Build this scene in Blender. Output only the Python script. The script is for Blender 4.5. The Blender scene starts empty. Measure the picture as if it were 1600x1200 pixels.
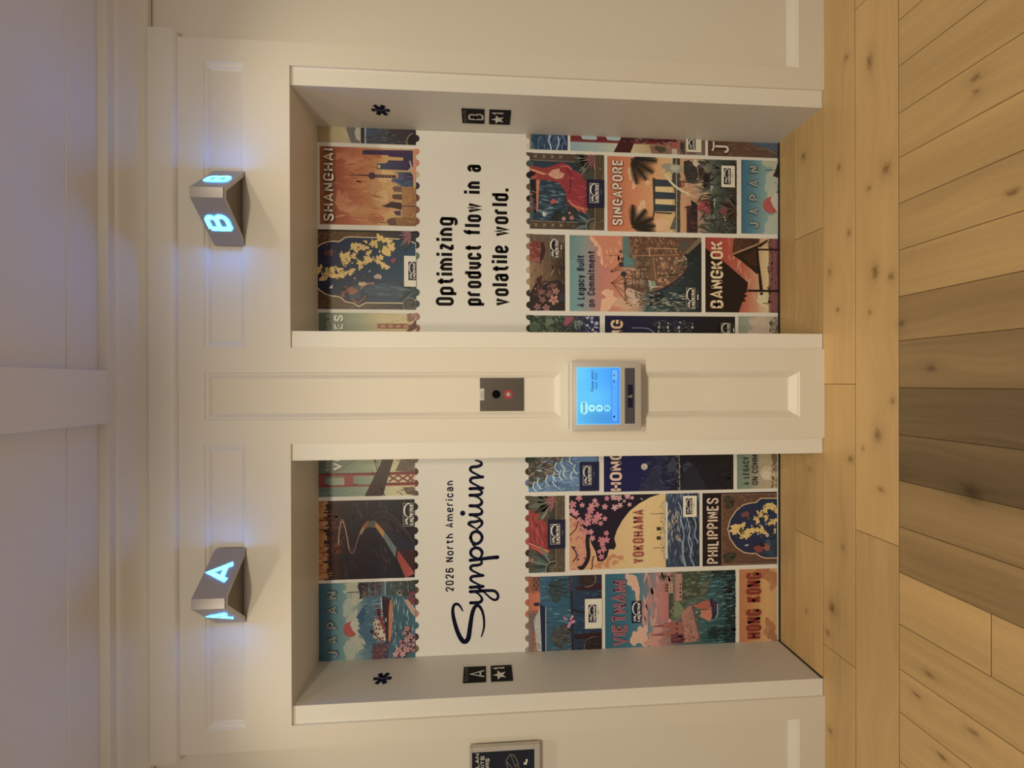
import bpy, bmesh, math, random
import numpy as np
from mathutils import Matrix, Vector

S = bpy.context.scene
COL = S.collection

# ------------------------------------------------------------------ camera
CAM = np.array([0.0457, -1.6943, 1.4059])
PITCH, YAW, ROLL, FPX = 0.0685, -0.0017, -0.0028, 673.8
cp, sp, cy, sy = math.cos(PITCH), math.sin(PITCH), math.cos(YAW), math.sin(YAW)
fw = np.array([sy * cp, cy * cp, -sp])
rt = np.array([cy, -sy, 0.0])
up = np.cross(rt, fw)
rt2 = rt * math.cos(ROLL) + up * math.sin(ROLL)
up2 = -rt * math.sin(ROLL) + up * math.cos(ROLL)
cd = bpy.data.cameras.new('camera')
cd.sensor_fit = 'HORIZONTAL'
cd.sensor_width = 36.0
cd.lens = FPX / 1600 * 36.0
cd.clip_start = 0.02
cam = bpy.data.objects.new('camera', cd)
COL.objects.link(cam)
m = Matrix.Identity(4)                       # the camera was held turned on its side
for i in range(3):
    m[i][0], m[i][1], m[i][2], m[i][3] = -up2[i], rt2[i], -fw[i], CAM[i]
cam.matrix_world = m
S.camera = cam

# ------------------------------------------------------------------ light
S.view_settings.view_transform = 'Standard'
S.view_settings.look = 'None'
S.view_settings.gamma = 1.0
S.view_settings.exposure = 0.0
S.view_settings.use_curve_mapping = False
W = bpy.data.worlds.new('world')
S.world = W
W.use_nodes = True
W.node_tree.nodes['Background'].inputs[0].default_value = (1.0, 0.90, 0.80, 1)
W.node_tree.nodes['Background'].inputs[1].default_value = 0.28


def downlight(name, x, y, z, power, angle=150, blend=1.0, size=0.03, col=(1.0, 0.85, 0.585), aim=None):
    l = bpy.data.lights.new(name, 'SPOT')
    l.energy = power
    l.color = col
    l.spot_size = math.radians(angle)
    l.spot_blend = blend
    l.shadow_soft_size = size
    o = bpy.data.objects.new(name, l)
    o.location = (x, y, z)
    if aim:
        o.rotation_euler = (Vector(aim) - Vector((x, y, z))).to_track_quat('-Z', 'Y').to_euler()
    COL.objects.link(o)
    return o


NEAR, FAR, DOOR_BOOST = 20, 100, 128
for s in (-1, 1):
    downlight('downlight', s * 1.10, -0.57, 2.68, NEAR, 134)                  # the two recessed downlights just before the doors
    downlight('downlight', s * 0.95, -2.55, 2.68, FAR, size=0.09)                        # the next pair along the lobby, behind the photographer
    downlight('added_door_spot', s * 0.42, -2.60, 2.68, DOOR_BOOST, 71, aim=(s * 0.88, 0.1, 1.25), size=0.12)   # added spots, no known fixture, to brighten the doors

# ------------------------------------------------------------------ helpers


def lin(c):
    return c / 12.92 if c <= 0.04045 else ((c + 0.055) / 1.055) ** 2.4


def hx(h):
    h = h.lstrip('#')
    return tuple(lin(int(h[i:i + 2], 16) / 255) for i in (0, 2, 4))


def tag(o, label=None, cat=None, group=None, kind=None):
    for k, v in (('label', label), ('category', cat), ('group', group), ('kind', kind)):
        if v:
            o[k] = v
    return o


def mat(name, col, rough=0.5, metal=0.0, emit=None, estr=1.0, bump=0.0, bscale=200.0, var=0.0, vscale=8.0, spec=0.5, coat=0.0):
    mt = bpy.data.materials.new(name)
    mt.use_nodes = True
    nt = mt.node_tree
    b = nt.nodes['Principled BSDF']
    b.inputs['Base Color'].default_value = (*col, 1)
    b.inputs['Roughness'].default_value = rough
    b.inputs['Metallic'].default_value = metal
    b.inputs['Specular IOR Level'].default_value = spec
    b.inputs['Coat Weight'].default_value = coat
    if emit:
        b.inputs['Emission Color'].default_value = (*emit, 1)
        b.inputs['Emission Strength'].default_value = estr
    tc = nt.nodes.new('ShaderNodeTexCoord')
    if bump:
        n = nt.nodes.new('ShaderNodeTexNoise')
        n.inputs['Scale'].default_value = bscale
        n.inputs['Detail'].default_value = 3
        nt.links.new(tc.outputs['Object'], n.inputs['Vector'])
        bp = nt.nodes.new('ShaderNodeBump')
        bp.inputs['Strength'].default_value = bump
        bp.inputs['Distance'].default_value = 0.002
        nt.links.new(n.outputs['Fac'], bp.inputs['Height'])
        nt.links.new(bp.outputs['Normal'], b.inputs['Normal'])
    if var:
        n = nt.nodes.new('ShaderNodeTexNoise')
        n.inputs['Scale'].default_value = vscale
        n.inputs['Detail'].default_value = 4
        nt.links.new(tc.outputs['Object'], n.inputs['Vector'])
        mx = nt.nodes.new('ShaderNodeMix')
        mx.data_type = 'RGBA'
        mx.inputs[6].default_value = (*[c * (1 - var) for c in col], 1)
        mx.inputs[7].default_value = (*[min(1, c * (1 + var)) for c in col], 1)
        nt.links.new(n.outputs['Fac'], mx.inputs[0])
        nt.links.new(mx.outputs[2], b.inputs['Base Color'])
    return mt


def attr_mat(name, rough=0.45, noise=0.12, nscale=120.0, stretch=(1, 1, 1), emission=0.0, spec=0.5, bump=0.0):
    """colours come from the mesh's own 'Col' attribute, broken up by a fine grain"""
    mt = bpy.data.materials.new(name)
    mt.use_nodes = True
    nt = mt.node_tree
    b = nt.nodes['Principled BSDF']
    b.inputs['Roughness'].default_value = rough
    b.inputs['Specular IOR Level'].default_value = spec
    a = nt.nodes.new('ShaderNodeAttribute')
    a.attribute_name = 'Col'
    out = a.outputs['Color']
    if noise:
        tc = nt.nodes.new('ShaderNodeTexCoord')
        mp = nt.nodes.new('ShaderNodeMapping')
        mp.inputs['Scale'].default_value = stretch
        n = nt.nodes.new('ShaderNodeTexNoise')
        n.inputs['Scale'].default_value = nscale
        n.inputs['Detail'].default_value = 5
        n.inputs['Roughness'].default_value = 0.65
        nt.links.new(tc.outputs['Object'], mp.inputs['Vector'])
        nt.links.new(mp.outputs['Vector'], n.inputs['Vector'])
        mr = nt.nodes.new('ShaderNodeMapRange')
        mr.inputs['From Min'].default_value = 0.25
        mr.inputs['From Max'].default_value = 0.75
        mr.inputs['To Min'].default_value = 1 - noise
        mr.inputs['To Max'].default_value = 1 + noise
        nt.links.new(n.outputs['Fac'], mr.inputs['Value'])
        vm = nt.nodes.new('ShaderNodeVectorMath')
        vm.operation = 'SCALE'
        nt.links.new(out, vm.inputs[0])
        nt.links.new(mr.outputs['Result'], vm.inputs['Scale'])
        out = vm.outputs['Vector']
        if bump:
            bp = nt.nodes.new('ShaderNodeBump')
            bp.inputs['Strength'].default_value = bump
            bp.inputs['Distance'].default_value = 0.001
            nt.links.new(n.outputs['Fac'], bp.inputs['Height'])
            nt.links.new(bp.outputs['Normal'], b.inputs['Normal'])
    if emission:
        b.inputs['Base Color'].default_value = (0.01, 0.01, 0.012, 1)
        nt.links.new(out, b.inputs['Emission Color'])
        b.inputs['Emission Strength'].default_value = emission
    else:
        nt.links.new(out, b.inputs['Base Color'])
    return mt


class MB:
    """collects shapes and links them as ONE mesh object"""

    def __init__(s):
        s.v, s.f, s.c, s.mi = [], [], [], []

    def face(s, pts, col=None, mi=0):
        i = len(s.v)
        s.v += [tuple(p) for p in pts]
        s.f.append(tuple(range(i, i + len(pts))))
        s.c.append(col)
        s.mi.append(mi)

    def box(s, x0, x1, y0, y1, z0, z1, col=None, bev=0.0, mi=0):
        if bev <= 0:
            P = [(x, y, z) for x in (x0, x1) for y in (y0, y1) for z in (z0, z1)]
            for q in ((0, 1, 3, 2), (4, 6, 7, 5), (0, 4, 5, 1), (2, 3, 7, 6), (0, 2, 6, 4), (1, 5, 7, 3)):
                s.face([P[k] for k in q], col, mi)
            return
        bm = bmesh.new()
        bmesh.ops.create_cube(bm, size=1.0)
        for v in bm.verts:
            v.co = Vector((x0 + (v.co.x + .5) * (x1 - x0), y0 + (v.co.y + .5) * (y1 - y0), z0 + (v.co.z + .5) * (z1 - z0)))
        bmesh.ops.bevel(bm, geom=bm.edges[:], offset=bev, segments=2, profile=0.5, affect='EDGES')
        for f in bm.faces:
            s.face([tuple(v.co) for v in f.verts], col, mi)
        bm.free()

    def disc(s, x, y, z, r, n=32, col=None, h=0.0):
        """disc facing -y (h: thickness towards +y)"""
        ring = [(x + r * math.cos(2 * math.pi * k / n), y, z + r * math.sin(2 * math.pi * k / n)) for k in range(n)]
        s.face(ring, col)
        if h:
            for k in range(n):
                a, b = ring[k], ring[(k + 1) % n]
                s.face([a, (a[0], y + h, a[2]), (b[0], y + h, b[2]), b], col)

    def ring(s, x, y, z, r0, r1, n=40, col=None, h=0.0):
        for k in range(n):
            t0, t1 = 2 * math.pi * k / n, 2 * math.pi * (k + 1) / n
            A = [(x + r * math.cos(t), y, z + r * math.sin(t)) for r, t in ((r0, t0), (r1, t0), (r1, t1), (r0, t1))]
            s.face(A, col)
            if h:
                s.face([A[1], (A[1][0], y + h, A[1][2]), (A[2][0], y + h, A[2][2]), A[2]], col)
                s.face([A[3], (A[3][0], y + h, A[3][2]), (A[0][0], y + h, A[0][2]), A[0]], col)

    def build(s, name, materials, parent=None, smooth=False, loc=None):
        me = bpy.data.meshes.new(name)
        me.from_pydata(s.v, [], s.f)
        if any(c is not None for c in s.c):
            at = me.color_attributes.new('Col', 'FLOAT_COLOR', 'CORNER')
            buf = []
            for f, c in zip(s.f, s.c):
                if c is None:
                    c = (0.5, 0.5, 0.5)
                if isinstance(c[0], (int, float, np.floating)):
                    for _ in f:
                        buf += [c[0], c[1], c[2], 1.0]
                else:
                    for q in c:
                        buf += [q[0], q[1], q[2], 1.0]
            at.data.foreach_set('color', buf)
        if not isinstance(materials, (list, tuple)):
            materials = [materials]
        for mm in materials:
            me.materials.append(mm)
        if len(materials) > 1:
            me.polygons.foreach_set('material_index', s.mi)
        if smooth:
            bm = bmesh.new()
            bm.from_mesh(me)
            bmesh.ops.remove_doubles(bm, verts=bm.verts, dist=1e-5)
            bm.to_mesh(me)
            bm.free()
            for p in me.polygons:
                p.use_smooth = True
            me.set_sharp_from_angle(angle=math.radians(35))
        o = bpy.data.objects.new(name, me)
        COL.objects.link(o)
        if loc is not None:
            o.location = loc
        if parent:
            o.parent = parent
        return o


def empty(name, loc, rot=(0, 0, 0)):
    o = bpy.data.objects.new(name, None)
    COL.objects.link(o)
    o.location = loc
    o.rotation_euler = rot
    o.empty_display_size = 0.05
    return o


# ------------------------------------------------------------------ materials
PAINT = (0.755, 0.725, 0.665)
M = {
    'paint': mat('white_satin_paint', PAINT, 0.46, bump=0.02, bscale=90),
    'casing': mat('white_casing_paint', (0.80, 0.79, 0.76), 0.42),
    'wall': mat('cream_wall_paint', (0.79, 0.76, 0.69), 0.6, bump=0.03, bscale=160),
    'ceiling': mat('ceiling_paint', (0.76, 0.745, 0.73), 0.8, bump=0.03, bscale=160),
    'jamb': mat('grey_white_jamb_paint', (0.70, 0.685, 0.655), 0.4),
    'door': mat('white_vinyl', (0.80, 0.82, 0.84), 0.42),
    'steel': mat('brushed_steel', (0.60, 0.585, 0.59), 0.40, metal=0.35, bump=0.05, bscale=400),
    'dark_steel': mat('dark_brushed_steel', (0.115, 0.10, 0.09), 0.42, metal=0.55, var=0.12, vscale=14),
    'sign_steel': mat('satin_steel', (0.52, 0.50, 0.52), 0.42, metal=0.8),
    'sign_dark': mat('sign_inner_cover', (0.22, 0.19, 0.17), 0.55, metal=0.3),
    'letter': mat('backlit_letter', (0.2, 0.3, 0.35), 0.4, emit=(0.45, 17.0, 62.0), estr=1.0),
    'black': mat('black_plastic', (0.002, 0.002, 0.003), 0.5, spec=0.05),
    'frame': mat('silver_frame', (0.62, 0.58, 0.53), 0.4, metal=0.4),
    'charcoal': mat('charcoal_panel', (0.075, 0.070, 0.090), 0.4),
    'navy_key': mat('navy_key', (0.006, 0.008, 0.03), 0.3),
    'white_ink': mat('white_ink', (0.75, 0.73, 0.70), 0.5),
    'grey_ink': mat('grey_ink', (0.16, 0.16, 0.16), 0.5),
    'black_ink': mat('black_ink', (0.0045, 0.0045, 0.005), 0.6, spec=0.15),
    'navy_ink': mat('navy_ink', (0.002, 0.004, 0.030), 0.6, spec=0.15),
    'red_ring': mat('red_ring', (0.36, 0.03, 0.05), 0.35, emit=(0.5, 0.03, 0.06), estr=0.12),
    'gap': mat('dark_gap', (0.02, 0.016, 0.012), 0.8),
    'print': attr_mat('poster_print', 0.40, 0.20, 170.0),
    'ink': attr_mat('lettering_ink', 0.42, 0.0),
    'screen': attr_mat('lit_screen', 0.15, 0.0, emission=1.0),
    'wood_x': attr_mat('oak_boards_across', 0.42, 0.10, 60.0, (1, 12, 1), bump=0.08),
    'wood_y': attr_mat('oak_boards_along', 0.42, 0.13, 60.0, (12, 1, 1), bump=0.10),
}

# ------------------------------------------------------------------ the setting
H_OPEN, XI, XO, REVEAL = 2.13, 0.2468, 1.1818, 0.2642
YF = -0.010                     # face of the panelled surround; the casings stand 10 mm behind it
XS = 1.337                      # half width of the surround


def holed_face(mb, x0, x1, z0, z1, y, holes):
    """rectangle facing -y with rectangular holes"""
    xs = sorted({x0, x1, *[h[0] for h in holes], *[h[1] for h in holes]})
    zs = sorted({z0, z1, *[h[2] for h in holes], *[h[3] for h in holes]})
    xs = [x for x in xs if x0 <= x <= x1]
    zs = [z for z in zs if z0 <= z <= z1]
    for a, b in zip(xs, xs[1:]):
        for c, d in zip(zs, zs[1:]):
            mx, mz = (a + b) / 2, (c + d) / 2
            if not any(h[0] < mx < h[1] and h[2] < mz < h[3] for h in holes):
                mb.face([(a, y, c), (b, y, c), (b, y, d), (a, y, d)])


def panel_moulding(mb, x0, x1, z0, z1, y, prof=((0, 0), (0.003, 0.004), (0.007, 0.0045), (0.013, 0.007), (0.019, 0.012), (0.024, 0.0145)), sill=1.0):
    """recessed panel: nested mitred rings of the moulding profile (inset, depth), then the flat field"""
    R = []
    for q, dpt in prof:
        R.append((x0 + q, x1 - q, z0 + q * sill, z1 - q, y + dpt))
    for a, b in zip(R, R[1:]):
        A = [(a[0], a[4], a[2]), (a[1], a[4], a[2]), (a[1], a[4], a[3]), (a[0], a[4], a[3])]
        B = [(b[0], b[4], b[2]), (b[1], b[4], b[2]), (b[1], b[4], b[3]), (b[0], b[4], b[3])]
        for k in range(4):
            n = (k + 1) % 4
            mb.face([A[k], A[n], B[n], B[k]])
    a = R[-1]
    mb.face([(a[0], a[4], a[2]), (a[1], a[4], a[2]), (a[1], a[4], a[3]), (a[0], a[4], a[3])])


CI, CO = 0.1830, 1.2500          # inner and outer edge of the casings
TR = (0.1830, 1.2500, 2.2920, 2.4415)
mb = MB()
holes = [(-CO, -CI, 0, H_OPEN), (CI, CO, 0, H_OPEN), TR, (-TR[1], -TR[0], TR[2], TR[3]),
         (-0.0905, 0.0895, 1.097, 2.4412), (-0.0950, 0.0918, 0.1065, 0.99)]
holed_face(mb, -XS, XS, 0, 2.64, YF, holes)
for h in holes[2:]:
    if h[2] < 0.2:
        panel_moulding(mb, *h, YF, prof=((0, 0), (0.003, 0.004), (0.006, 0.005), (0.024, 0.026), (0.027, 0.028)), sill=1.2)
    else:
        panel_moulding(mb, *h, YF)
for s in (-1, 1):                                   # returns towards the casings and the side walls
    for x in (CI, CO):
        mb.face([(s * x, YF, 0), (s * x, 0.0, 0), (s * x, 0.0, H_OPEN), (s * x, YF, H_OPEN)])
    mb.face([(s * CI, YF, H_OPEN), (s * CO, YF, H_OPEN), (s * CO, REVEAL + .05, H_OPEN), (s * CI, REVEAL + .05, H_OPEN)])
    mb.face([(s * XS, YF, 0), (s * XS, 0.06, 0), (s * XS, 0.06, 2.64), (s * XS, YF, 2.64)])
tag(mb.build('wall_back', M['paint']), kind='structure', label='white panelled elevator surround')

for s, nm in ((1, 'wall_right'), (-1, 'wall_left')):   # the painted walls beyond the surround, with base rail and sloped sill
    mb = MB()
    a, b = sorted((s * XS, s * 3.4))
    prof = [(YF, 0.0), (YF, 0.110), (YF + .004, 0.114), (YF + .005, 0.117), (YF + .026, 0.139), (YF + .028, 0.142), (YF + .028, 2.75)]
    for p, q in zip(prof, prof[1:]):
        mb.face([(a, p[0], p[1]), (b, p[0], p[1]), (b, q[0], q[1]), (a, q[0], q[1])])
    tag(mb.build(nm, M['paint']), kind='structure')

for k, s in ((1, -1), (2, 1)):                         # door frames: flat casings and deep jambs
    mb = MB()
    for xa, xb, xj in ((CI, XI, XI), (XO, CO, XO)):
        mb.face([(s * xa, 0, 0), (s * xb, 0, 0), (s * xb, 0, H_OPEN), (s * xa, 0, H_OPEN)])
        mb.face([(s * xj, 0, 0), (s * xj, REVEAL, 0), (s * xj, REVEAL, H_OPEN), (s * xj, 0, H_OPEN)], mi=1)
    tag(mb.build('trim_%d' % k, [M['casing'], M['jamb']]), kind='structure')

# cornice over the surround
mb = MB()
prof = [(YF, 2.532), (-0.018, 2.535), (-0.024, 2.541), (-0.026, 2.549), (-0.027, 2.618), (-0.024, 2.628), (-0.016, 2.634), (YF + .02, 2.645)]
xe = XS + 0.018
for p, q in zip(prof, prof[1:]):
    mb.face([(-xe, p[0], p[1]), (xe, p[0], p[1]), (xe, q[0], q[1]), (-xe, q[0], q[1])])
for s in (-1, 1):
    mb.face([(s * xe, y, z) for y, z in prof] + [(s * xe, 0.03, 2.645), (s * xe, 0.03, 2.532)])
    mb.face([(s * xe, YF, 2.532), (s * xe, 0.03, 2.532), (s * (XS - .01), 0.03, 2.532), (s * (XS - .01), YF, 2.532)])
tag(mb.build('trim_3', M['paint'], smooth=True), kind='structure')

# crown moulding along the whole wall
mb = MB()
prof = [(0.012, 2.640), (-0.004, 2.641), (-0.008, 2.646), (-0.012, 2.655), (-0.022, 2.668), (-0.036, 2.679), (-0.054, 2.689),
        (-0.068, 2.695), (-0.072, 2.699), (-0.073, 2.704), (-0.098, 2.706), (-0.100, 2.712), (-0.100, 2.75)]
for p, q in zip(prof, prof[1:]):
    mb.face([(-3.4, p[0], p[1]), (3.4, p[0], p[1]), (3.4, q[0], q[1]), (-3.4, q[0], q[1])])
tag(mb.build('trim_4', M['paint'], smooth=True), kind='structure')

# ceiling with a shallow perimeter board, and the beam that runs out from the wall
mb = MB()
mb.box(-3.4, 3.4, -4.2, 0.05, 2.742, 2.80)
mb.box(-3.4, 3.4, -0.212, 0.0, 2.7385, 2.745, bev=0.001)
tag(mb.build('ceiling', M['ceiling']), kind='structure')
mb = MB()
mb.box(-0.090, 0.094, -4.2, -0.085, 2.7075, 2.745, bev=0.002)
tag(mb.build('trim_5', M['ceiling']), kind='structure')


# oak floor: two border boards along the wall, boards running away from it, boards inside the openings
def vnoise(x, y, seed=0):
    xi, yi = np.floor(x).astype(np.int64), np.floor(y).astype(np.int64)
    fx, fy = x - xi, y - yi
    fx, fy = fx * fx * (3 - 2 * fx), fy * fy * (3 - 2 * fy)

    def h(a, b):
        n = (a * 374761393 + b * 668265263 + seed * 1274126177) & 0xffffffff
        n = ((n ^ (n >> 13)) * 1274126177) & 0xffffffff
        return ((n ^ (n >> 16)) & 0xffff) / 65535.0
    return (h(xi, yi) * (1 - fx) + h(xi + 1, yi) * fx) * (1 - fy) + (h(xi, yi + 1) * (1 - fx) + h(xi + 1, yi + 1) * fx) * fy


KNOTS = [(1.208, -.22, 30, 12), (.895, -.084, 13, 8), (.79, -.282, 25, 16), (.752, -.216, 9, 7), (.441, -.239, 30, 13), (.41, -.3, 12, 10),
         (.493, -.039, 14, 9), (.334, -.077, 9, 7), (1.035, .106, 16, 11), (.914, -.557, 9, 14), (.873, -.559, 8, 10), (.55, -.642, 9, 16),
         (.242, -.338, 11, 10), (.09, -.432, 11, 14), (-.018, -.306, 10, 8), (-.143, -.251, 24, 14), (-.247, -.136, 13, 11), (-.334, -.261, 8, 10),
         (-.33, .072, 7, 6), (-.865, -.047, 24, 17), (-.978, -.027, 13, 10), (-1.371, -.036, 12, 9), (-.878, -.427, 7, 17), (-.972, -.386, 7, 17),
         (-.962, -.548, 8, 15), (-1.105, -.464, 8, 16), (-.951, .091, 8, 6), (-.273, -.548, 26, 30), (1.30, -.12, 10, 8), (-.20, -.19, 8, 6),
         (.62, -.13, 12, 7), (-.60, -.10, 10, 6), (.30, -.22, 9, 6)]
WOOD_L, WOOD_D = np.array((0.585, 0.390, 0.180)), np.array((0.125, 0.085, 0.044))


def board(mb, x0, x1, y0, y1, tone, along, res, seed, mi):
    g = 0.0009
    x0, x1, y0, y1 = x0 + g, x1 - g, y0 + g, y1 - g
    nx, ny = max(2, int((x1 - x0) / res)), max(2, int((y1 - y0) / res))
    xs = np.concatenate(([x0], np.linspace(x0 + .0016, x1 - .0016, nx), [x1]))
    ys = np.concatenate(([y0], np.linspace(y0 + .0016, y1 - .0016, ny), [y1]))
    X, Y = np.meshgrid(xs, ys, indexing='ij')
    Z = np.zeros_like(X)
    Z[0, :] = Z[-1, :] = -0.0012
    Z[:, 0] = Z[:, -1] = -0.0012
    A, B = (X, Y) if along == 'x' else (Y, X)        # A runs with the grain
    warp = (vnoise(A * 5 + seed, B * 9, seed) - .5) * 0.05
    gr = vnoise(A * 2.2 + seed * 3.1, (B + warp) * 70, seed + 1) * .55 + vnoise(A * 7, (B + warp) * 190, seed + 2) * .45
    big = vnoise(A * 1.6 + seed, B * 11 + seed, seed + 5)
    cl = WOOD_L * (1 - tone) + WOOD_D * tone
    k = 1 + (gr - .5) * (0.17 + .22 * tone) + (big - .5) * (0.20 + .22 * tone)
    kn = np.zeros_like(X)
    halo = np.zeros_like(X)
    for kx, ky, ra, rb in KNOTS:
        if not (x0 - .02 < kx < x1 + .02 and y0 - .02 < ky < y1 + .02):
            continue
        ra, rb = ra / 1000, rb / 1000
        d = np.sqrt(((X - kx) / ra) ** 2 + ((Y - ky) / rb) ** 2) + (vnoise(X * 220, Y * 220, seed + 9) - .5) * .8
        kn = np.maximum(kn, np.exp(-d * d * 1.6))
        halo = np.maximum(halo, np.exp(-d * d * .16))
    Cc = cl[None, None, :] * k[..., None]
    Cc = Cc * (1 - .16 * halo[..., None]) * (1 - kn[..., None] * np.array((.56, .64, .70)))
    P = np.stack((X, Y, Z), -1)
    i0 = len(mb.v)
    n, q = P.shape[0], P.shape[1]
    mb.v += [tuple(p) for p in P.reshape(-1, 3).tolist()]
    Cl = Cc.tolist()
    for a in range(n - 1):
        for b in range(q - 1):
            mb.f.append((i0 + a * q + b, i0 + (a + 1) * q + b, i0 + (a + 1) * q + b + 1, i0 + a * q + b + 1))
            mb.c.append((Cl[a][b], Cl[a + 1][b], Cl[a + 1][b + 1], Cl[a][b + 1]))
            mb.mi.append(mi)


mb = MB()
for seed, (a, b, t) in enumerate([(-3.4, -1.037, .10), (-1.037, .039, .06), (.039, 1.9, .0), (1.9, 3.4, .1)]):
    board(mb, a, b, -.156, 0.0, t, 'x', .006, 11 + seed, 0)
for seed, (a, b, t) in enumerate([(-3.4, -1.75, .05), (-1.75, -.511, .12), (-.511, 1.45, .03), (1.45, 3.4, .08)]):
    board(mb, a, b, -.327, -.156, t, 'x', .006, 21 + seed, 0)
for seed, (a, b, c, d, t) in enumerate([(.22, .687, 0, .163, .22), (.687, 1.2, 0, .163, .16), (.22, 1.2, .163, .30, .24),
                                        (-1.2, -.62, 0, .163, .10), (-.62, -.22, 0, .163, .16), (-1.2, -.22, .163, .30, .18)]):
    board(mb, a, b, c, d, t, 'x', .006, 31 + seed, 0)
XL = [-3.4, -2.34, -2.18, -2.03, -1.87, -1.71, -1.55, -1.395, -1.238, -1.070, -.925, -.773, -.597, -.4425, -.287, -.132, .027, .1855, .335, .492,
      .649, .804, .9548, 1.112, 1.268, 1.424, 1.58, 1.736, 1.892, 2.05, 3.4]
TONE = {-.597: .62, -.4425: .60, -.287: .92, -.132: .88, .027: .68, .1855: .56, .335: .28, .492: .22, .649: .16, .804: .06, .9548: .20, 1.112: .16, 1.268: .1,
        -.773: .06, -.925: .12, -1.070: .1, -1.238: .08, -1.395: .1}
for i, (a, b) in enumerate(zip(XL, XL[1:])):
    t = TONE.get(a, .12)
    if a == -.773:
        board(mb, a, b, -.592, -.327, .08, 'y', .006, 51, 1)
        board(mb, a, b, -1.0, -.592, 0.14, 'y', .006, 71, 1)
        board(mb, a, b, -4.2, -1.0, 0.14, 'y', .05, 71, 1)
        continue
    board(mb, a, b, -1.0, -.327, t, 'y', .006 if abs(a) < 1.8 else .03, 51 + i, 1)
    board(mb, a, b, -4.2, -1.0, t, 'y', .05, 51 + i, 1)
i = len(mb.f)
mb.box(-3.4, 3.4, -4.2, 0.31, -0.03, -0.0013, col=(.05, .03, .015))
tag(mb.build('floor', [M['wood_x'], M['wood_y']]), kind='structure')

# the two elevator doors (flat white vinyl-covered leaves in the openings)
for k, s in ((1, -1), (2, 1)):
    mb = MB()
    a, b = sorted((s * XI, s * XO))
    mb.box(a + .0015, b - .0015, REVEAL, REVEAL + .035, 0.004, H_OPEN + .03)
    tag(mb.build('door_%d' % k, M['door']), kind='structure',
        label='%s elevator door covered with travel posters and a white band' % ('A' if s < 0 else 'B'))
    mb = MB()                                        # dark sill groove and gap below the leaf
    mb.box(a, b, REVEAL - .010, REVEAL + .03, -0.001, 0.0012)
    if s < 0:                                        # open joint between jamb and floor boards
        mb.box(-XO, -XO + .004, 0, REVEAL, -0.001, .007)
    tag(mb.build('trim_%d' % (5 + k), M['gap']), kind='structure')

# ------------------------------------------------------------------ lettering: every glyph is a set of constant-width strokes


def fillet(pts, r, closed):
    n = len(pts)
    out = []
    for i, p in enumerate(pts):
        if not closed and i in (0, n - 1):
            out.append(p)
            continue
        a, b = pts[i - 1], pts[(i + 1) % n]
        la, lb = math.hypot(a[0] - p[0], a[1] - p[1]), math.hypot(b[0] - p[0], b[1] - p[1])
        fa = 0.5 if closed or i > 1 else 1.0
        fb = 0.5 if closed or i < n - 2 else 1.0
        d = min(r, la * fa, lb * fb)
        if d < 1e-6:
            out.append(p)
            continue
        A = (p[0] + (a[0] - p[0]) / la * d, p[1] + (a[1] - p[1]) / la * d)
        B = (p[0] + (b[0] - p[0]) / lb * d, p[1] + (b[1] - p[1]) / lb * d)
        k = 0.56
        c1 = (A[0] + (p[0] - A[0]) * k, A[1] + (p[1] - A[1]) * k)
        c2 = (B[0] + (p[0] - B[0]) * k, B[1] + (p[1] - B[1]) * k)
        for j in range(8):
            t = j / 7
            u = 1 - t
            out.append(tuple(u ** 3 * A[q] + 3 * u * u * t * c1[q] + 3 * u * t * t * c2[q] + t ** 3 * B[q] for q in (0, 1)))
    res = []
    for p in out:
        if not res or math.hypot(p[0] - res[-1][0], p[1] - res[-1][1]) > 1e-7:
            res.append(p)
    return res


def ribbon(pts, w, closed=False, limit=1.9):
    """quads of a band of width w (a number or one per point) along a polyline"""
    n = len(pts)
    ws = w if isinstance(w, (list, tuple)) else [w] * n
    L, R = [], []
    for i in range(n):
        a = pts[i - 1] if (closed or i) else pts[i]
        b = pts[(i + 1) % n] if (closed or i < n - 1) else pts[i]
        p = pts[i]
        d1 = (p[0] - a[0], p[1] - a[1])
        d2 = (b[0] - p[0], b[1] - p[1])
        l1, l2 = math.hypot(*d1), math.hypot(*d2)
        if l1 < 1e-9:
            d1, l1 = d2, l2
        if l2 < 1e-9:
            d2, l2 = d1, l1
        if l1 < 1e-9:
            d1, l1, d2, l2 = (1, 0), 1, (1, 0), 1
        n1, n2 = (-d1[1] / l1, d1[0] / l1), (-d2[1] / l2, d2[0] / l2)
        mx, my = n1[0] + n2[0], n1[1] + n2[1]
        lm = math.hypot(mx, my)
        if lm < 1e-6:
            mx, my, lm = n1[0], n1[1], 1
        mx, my = mx / lm, my / lm
        c = max(1 / limit, mx * n1[0] + my * n1[1])
        h = ws[i] / 2 / c
        L.append((p[0] + mx * h, p[1] + my * h))
        R.append((p[0] - mx * h, p[1] - my * h))
    q = []
    for i in range(n if closed else n - 1):
        j = (i + 1) % n
        q.append([L[i], R[i], R[j], L[j]])
    return q


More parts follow.
